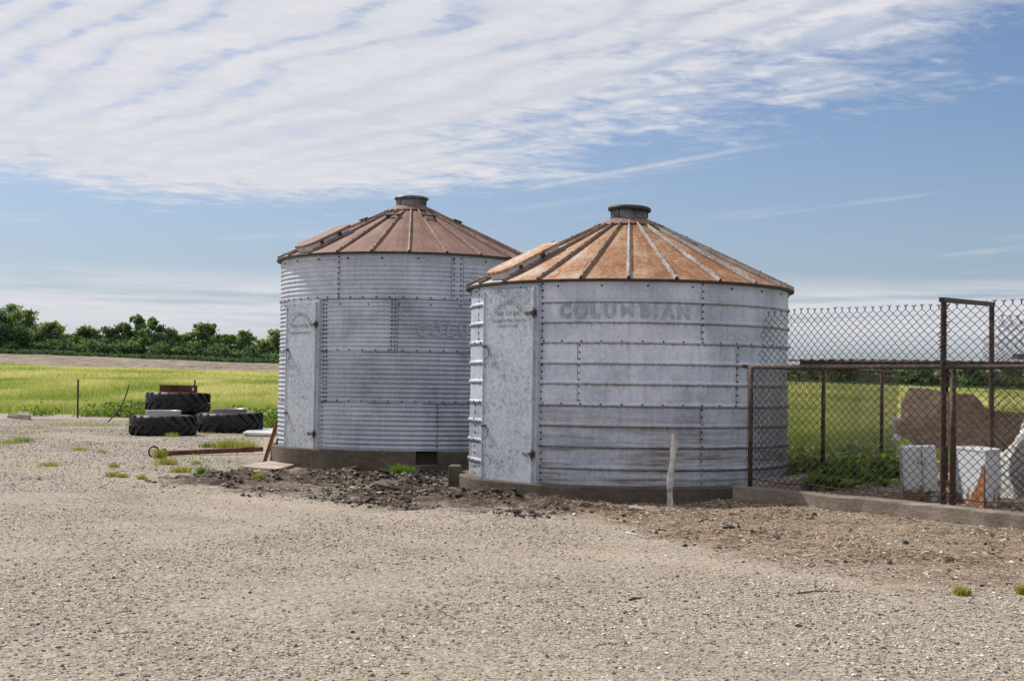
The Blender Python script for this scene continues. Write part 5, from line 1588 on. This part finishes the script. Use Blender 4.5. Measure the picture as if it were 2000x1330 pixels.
# shaded weed bed inside the pen
pts = [gnd(px, py, .05) for px, py in [(1585, 940), (1600, 925), (1620, 930), (1635, 918), (1650, 925), (1665, 912), (1680, 918), (1695, 905), (1705, 915), (1640, 935), (1665, 930), (1690, 928), (1720, 918), (1735, 925), (1600, 946), (1620, 942), (1640, 946), (1655, 940), (1672, 944), (1690, 938), (1708, 940), (1725, 934), (1745, 936), (1760, 928), (1772, 938), (1625, 950), (1585, 950)]]
x = np.array([p.x for p in pts]); y = np.array([p.y for p in pts])
leaf_patch('undergrowth', np.repeat(x, 4), np.repeat(y, 4) + rng.normal(0, .22, 4 * len(y)), 7000, .30, .11, 'weed', 'dark tangled weeds inside the corner of the pen', 83, tl=(.05, .8))
def broad_plant(px, py, n, L, label, seed, z=0.08, tl=(.3, .8), up=.9):
    p = gnd(px, py, z); r = random.Random(seed)
    V, F, T = [], [], []
    for k in range(n):
        a = r.uniform(0, 6.283); el = r.uniform(.35, 1.3) * up; l = L * r.uniform(.6, 1.1); w = l * .24
        d = Vector((math.cos(a), math.sin(a), 0)); sd = Vector((-math.sin(a), math.cos(a), 0)); pr = None
        t0 = r.uniform(*tl)
        base = len(V)
        for i in range(6):
            t = i / 5; ang = el - t * 1.1
            c = d * l * (t * math.cos(el * .8)) + Vector((0, 0, l * (math.sin(el) * t - .45 * t * t)))
            ww = w * (math.sin(math.pi * min(1, t * .9 + .06)) ** .8) * (1 if i < 5 else .1)
            V += [p * 0 + c - sd * ww + Vector((0, 0, ww * .3)), c, c + sd * ww + Vector((0, 0, ww * .3))]; T += [t0] * 3
        for i in range(5):
            for j in range(2): F.append((base + i * 3 + j, base + i * 3 + j + 1, base + i * 3 + j + 4, base + i * 3 + j + 3))
    o = np_mesh('leafy_weed', np.array([tuple(v) for v in V]), F, M['weed'], cols=np.array(T), loc=p, smooth=True)
    return tag(o, label, 'weed', 'broad leaved weeds in the pen')
broad_plant(1592, 952, 12, .42, 'broad leaved weed in the shady corner of the pen', 1)
broad_plant(1660, 952, 10, .36, 'middle broad leaved weed on the pen floor before the kerb', 8)
broad_plant(1730, 948, 9, .30, 'broad leaved weed on the pen floor near the torn board', 9, tl=(.5, .9))
broad_plant(1788, 915, 16, .36, 'bright yellow green weed against the plain white cabinet', 2, tl=(.7, 1))
broad_plant(1805, 978, 5, .34, 'big upright green leaf in front of the plain white cabinet', 3, up=1.25, tl=(.35, .6))
broad_plant(1872, 980, 6, .30, 'dark leaf weed at the foot of the gate post', 4, tl=(0, .3))
broad_plant(1640, 978, 8, .16, 'low pale weed on the kerb inside the front fence', 5, tl=(.6, 1))
broad_plant(1712, 985, 8, .18, 'low green weed inside the front fence below the board', 6, tl=(.6, 1))
bush('shrub', 1645, 868, 75, 22.6, 'dark green shrub growing outside the side fence', None, 400, 1500, .10, 'shrub')

# ------------------------------------------------------------------ sky and light
SUN_EL, SUN_AZ = R(47), R(-50)            # azimuth from +Y towards +X
w = bpy.data.worlds.new('World'); scene.world = w; w.use_nodes = True
nt = NT(w.node_tree); nt.n.clear()
out = nt.new('ShaderNodeOutputWorld'); bg = nt.new('ShaderNodeBackground')
nt.l.new(bg.outputs[0], out.inputs[0])
sky = nt.new('ShaderNodeTexSky', sky_type='NISHITA', sun_disc=False)
sky.sun_elevation = SUN_EL; sky.sun_rotation = SUN_AZ
sky.altitude = 250; sky.air_density = 1.0; sky.dust_density = 1.0; sky.ozone_density = 1.6
d = nt.new('ShaderNodeTexCoord').outputs['Generated']
dx, dy, dz = nt.sep(d)
zc = nt.math('MAXIMUM', dz, .012)
U = nt.math('DIVIDE', dx, zc); Vv = nt.math('DIVIDE', dy, zc)
cp, sp_ = .79, .61
pp = nt.add(nt.mul(U, cp), nt.mul(Vv, sp_)); qq = nt.add(nt.mul(U, -sp_), nt.mul(Vv, cp))
pl = nt.comb(pp, qq, 0.0)
warp = nt.noise(pl, .55, 4, .55)
warp2 = nt.noise(nt.scale(pl, (1, .45, 1)), 2.2, 5, .6)
edge = nt.add(nt.rng(qq, 1.5, 5.0, 3.35, 4.35), nt.mul(nt.sub(warp, .5), 1.6))
cA = nt.math('DIVIDE', nt.sub(edge, pp), 1.0)
cB = nt.math('DIVIDE', nt.sub(nt.add(7.3, nt.mul(nt.sub(warp, .5), 2.4)), qq), 1.3)
cov = nt.math('MINIMUM', nt.math('MINIMUM', cA, cB), 2.0)
ph = nt.add(nt.mul(pp, 6.2832 / .235), nt.add(nt.mul(nt.sub(warp2, .5), 13.0), nt.mul(nt.sub(nt.noise(pl, .8, 2), .5), 16.0)))
roll = nt.math('SINE', ph)
fine = nt.noise(nt.scale(pl, (3.2, 3.3, 1)), 3.6, 6, .66)
puff = nt.noise(nt.scale(pl, (2.2, 2.4, 1)), 1.8, 7, .64, .5)
big = nt.noise(pl, .8, 4, .55)
den = nt.add(nt.mul(cov, .85), nt.add(nt.mul(nt.sub(fine, .5), .8), nt.add(nt.mul(nt.sub(puff, .5), 1.7), nt.mul(nt.sub(big, .5), 1.3))))
sheet0 = nt.rng(den, -.10, .85, 0, .96, True)
gapn = nt.add(nt.mul(roll, .62), nt.add(nt.mul(nt.sub(fine, .5), 2.4), nt.mul(nt.sub(puff, .5), 2.4)))
gap = nt.mul(nt.rng(gapn, .08, 1.2, 0, .66, True), nt.rng(dz, .135, .205, 0, 1))
gap = nt.mul(gap, nt.rng(nt.noise(pl, .9, 3), .36, .58, .25, 1))
sheet = nt.mul(sheet0, nt.sub(1.0, gap))
# low banded cloud near the horizon
hz = nt.comb(nt.mul(nt.math('ARCTAN2', dx, dy), 5.0), nt.mul(dz, 75.0), 0.0)
hb = nt.noise(hz, 1.0, 5, .55)
band = nt.mul(nt.rng(hb, .33, .56, 0, .9, True), nt.mul(nt.rng(dz, .018, .045, 0, 1, True), nt.rng(dz, .085, .060, 0, 1, True)))
wisp = nt.mul(nt.rng(nt.noise(nt.comb(nt.mul(nt.math('ARCTAN2', dx, dy), 4.0), nt.mul(nt.add(dz, nt.mul(dx, -.12)), 55.0), 0.0), 1.0, 6, .62), .56, .80, 0, .55, True), nt.rng(dz, .05, .09))
# contrail
def contrail(pa, pb, wd, amt):
    A = ray(*pa).normalized(); B = ray(*pb).normalized(); n_ = A.cross(B).normalized(); t_ = (B - A).normalized()
    dist = nt.math('ABSOLUTE', nt.add(nt.vmath('DOT_PRODUCT', d, tuple(n_)), nt.mul(nt.sub(nt.noise(d, 30, 3), .5), .003)))
    al = nt.vmath('DOT_PRODUCT', d, tuple(t_))
    a0, a1 = A.dot(t_), B.dot(t_)
    m_ = nt.mul(nt.rng(dist, wd, 0, 0, 1, True), nt.mul(nt.rng(al, a0, a0 + .015, 0, 1), nt.rng(al, a1, a1 - .08, 0, 1)))
    return nt.mul(m_, nt.mul(amt, nt.rng(nt.noise(d, 55, 4), .3, .6, .45, 1)))
ct = nt.add(contrail((1015, 371), (1560, 274), .0032, .6), contrail((960, 415), (1310, 366), .0035, .22))
mask = nt.math('MAXIMUM', sheet, nt.math('MAXIMUM', band, nt.math('MAXIMUM', wisp, ct)))
mask = nt.math('MINIMUM', mask, .95)
shade = nt.rng(nt.add(nt.mul(roll, nt.rng(dz, .13, .22, 0, -.10)), nt.add(nt.mul(fine, .5), nt.add(nt.mul(puff, .7), nt.mul(big, .5)))), .55, 1.15, 0, 1)
ccol = nt.mix(shade, (5.5, 5.65, 6.25), (7.1, 7.05, 7.3))
haze = nt.rng(dz, .0, .22, 1, 0, True)
skyc = nt.mix(1.0, sky.outputs[0], (.72, .755, .86), 'MULTIPLY')
skyc = nt.mix(nt.mul(haze, .55), skyc, (3.35, 3.95, 4.95))
nt.put(bg.inputs[0], nt.mix(mask, skyc, ccol))
bg.inputs[1].default_value = .085

sl = bpy.data.lights.new('sun', 'SUN'); sl.energy = 3.6; sl.angle = R(.53); sl.color = (1, .955, .89)
so = bpy.data.objects.new('sun', sl); COL.objects.link(so)
sv = Vector((math.sin(SUN_AZ) * math.cos(SUN_EL), math.cos(SUN_AZ) * math.cos(SUN_EL), math.sin(SUN_EL)))
so.rotation_euler = sv.to_track_quat('Z', 'Y').to_euler(); so.location = (-20, 30, 40)

vs_ = scene.view_settings
vs_.view_transform = 'Standard'; vs_.look = 'None'; vs_.exposure = 0.42; vs_.gamma = 1
scene.cycles.use_denoising = True
scene.cycles.max_bounces = 6
scene.render.film_transparent = False
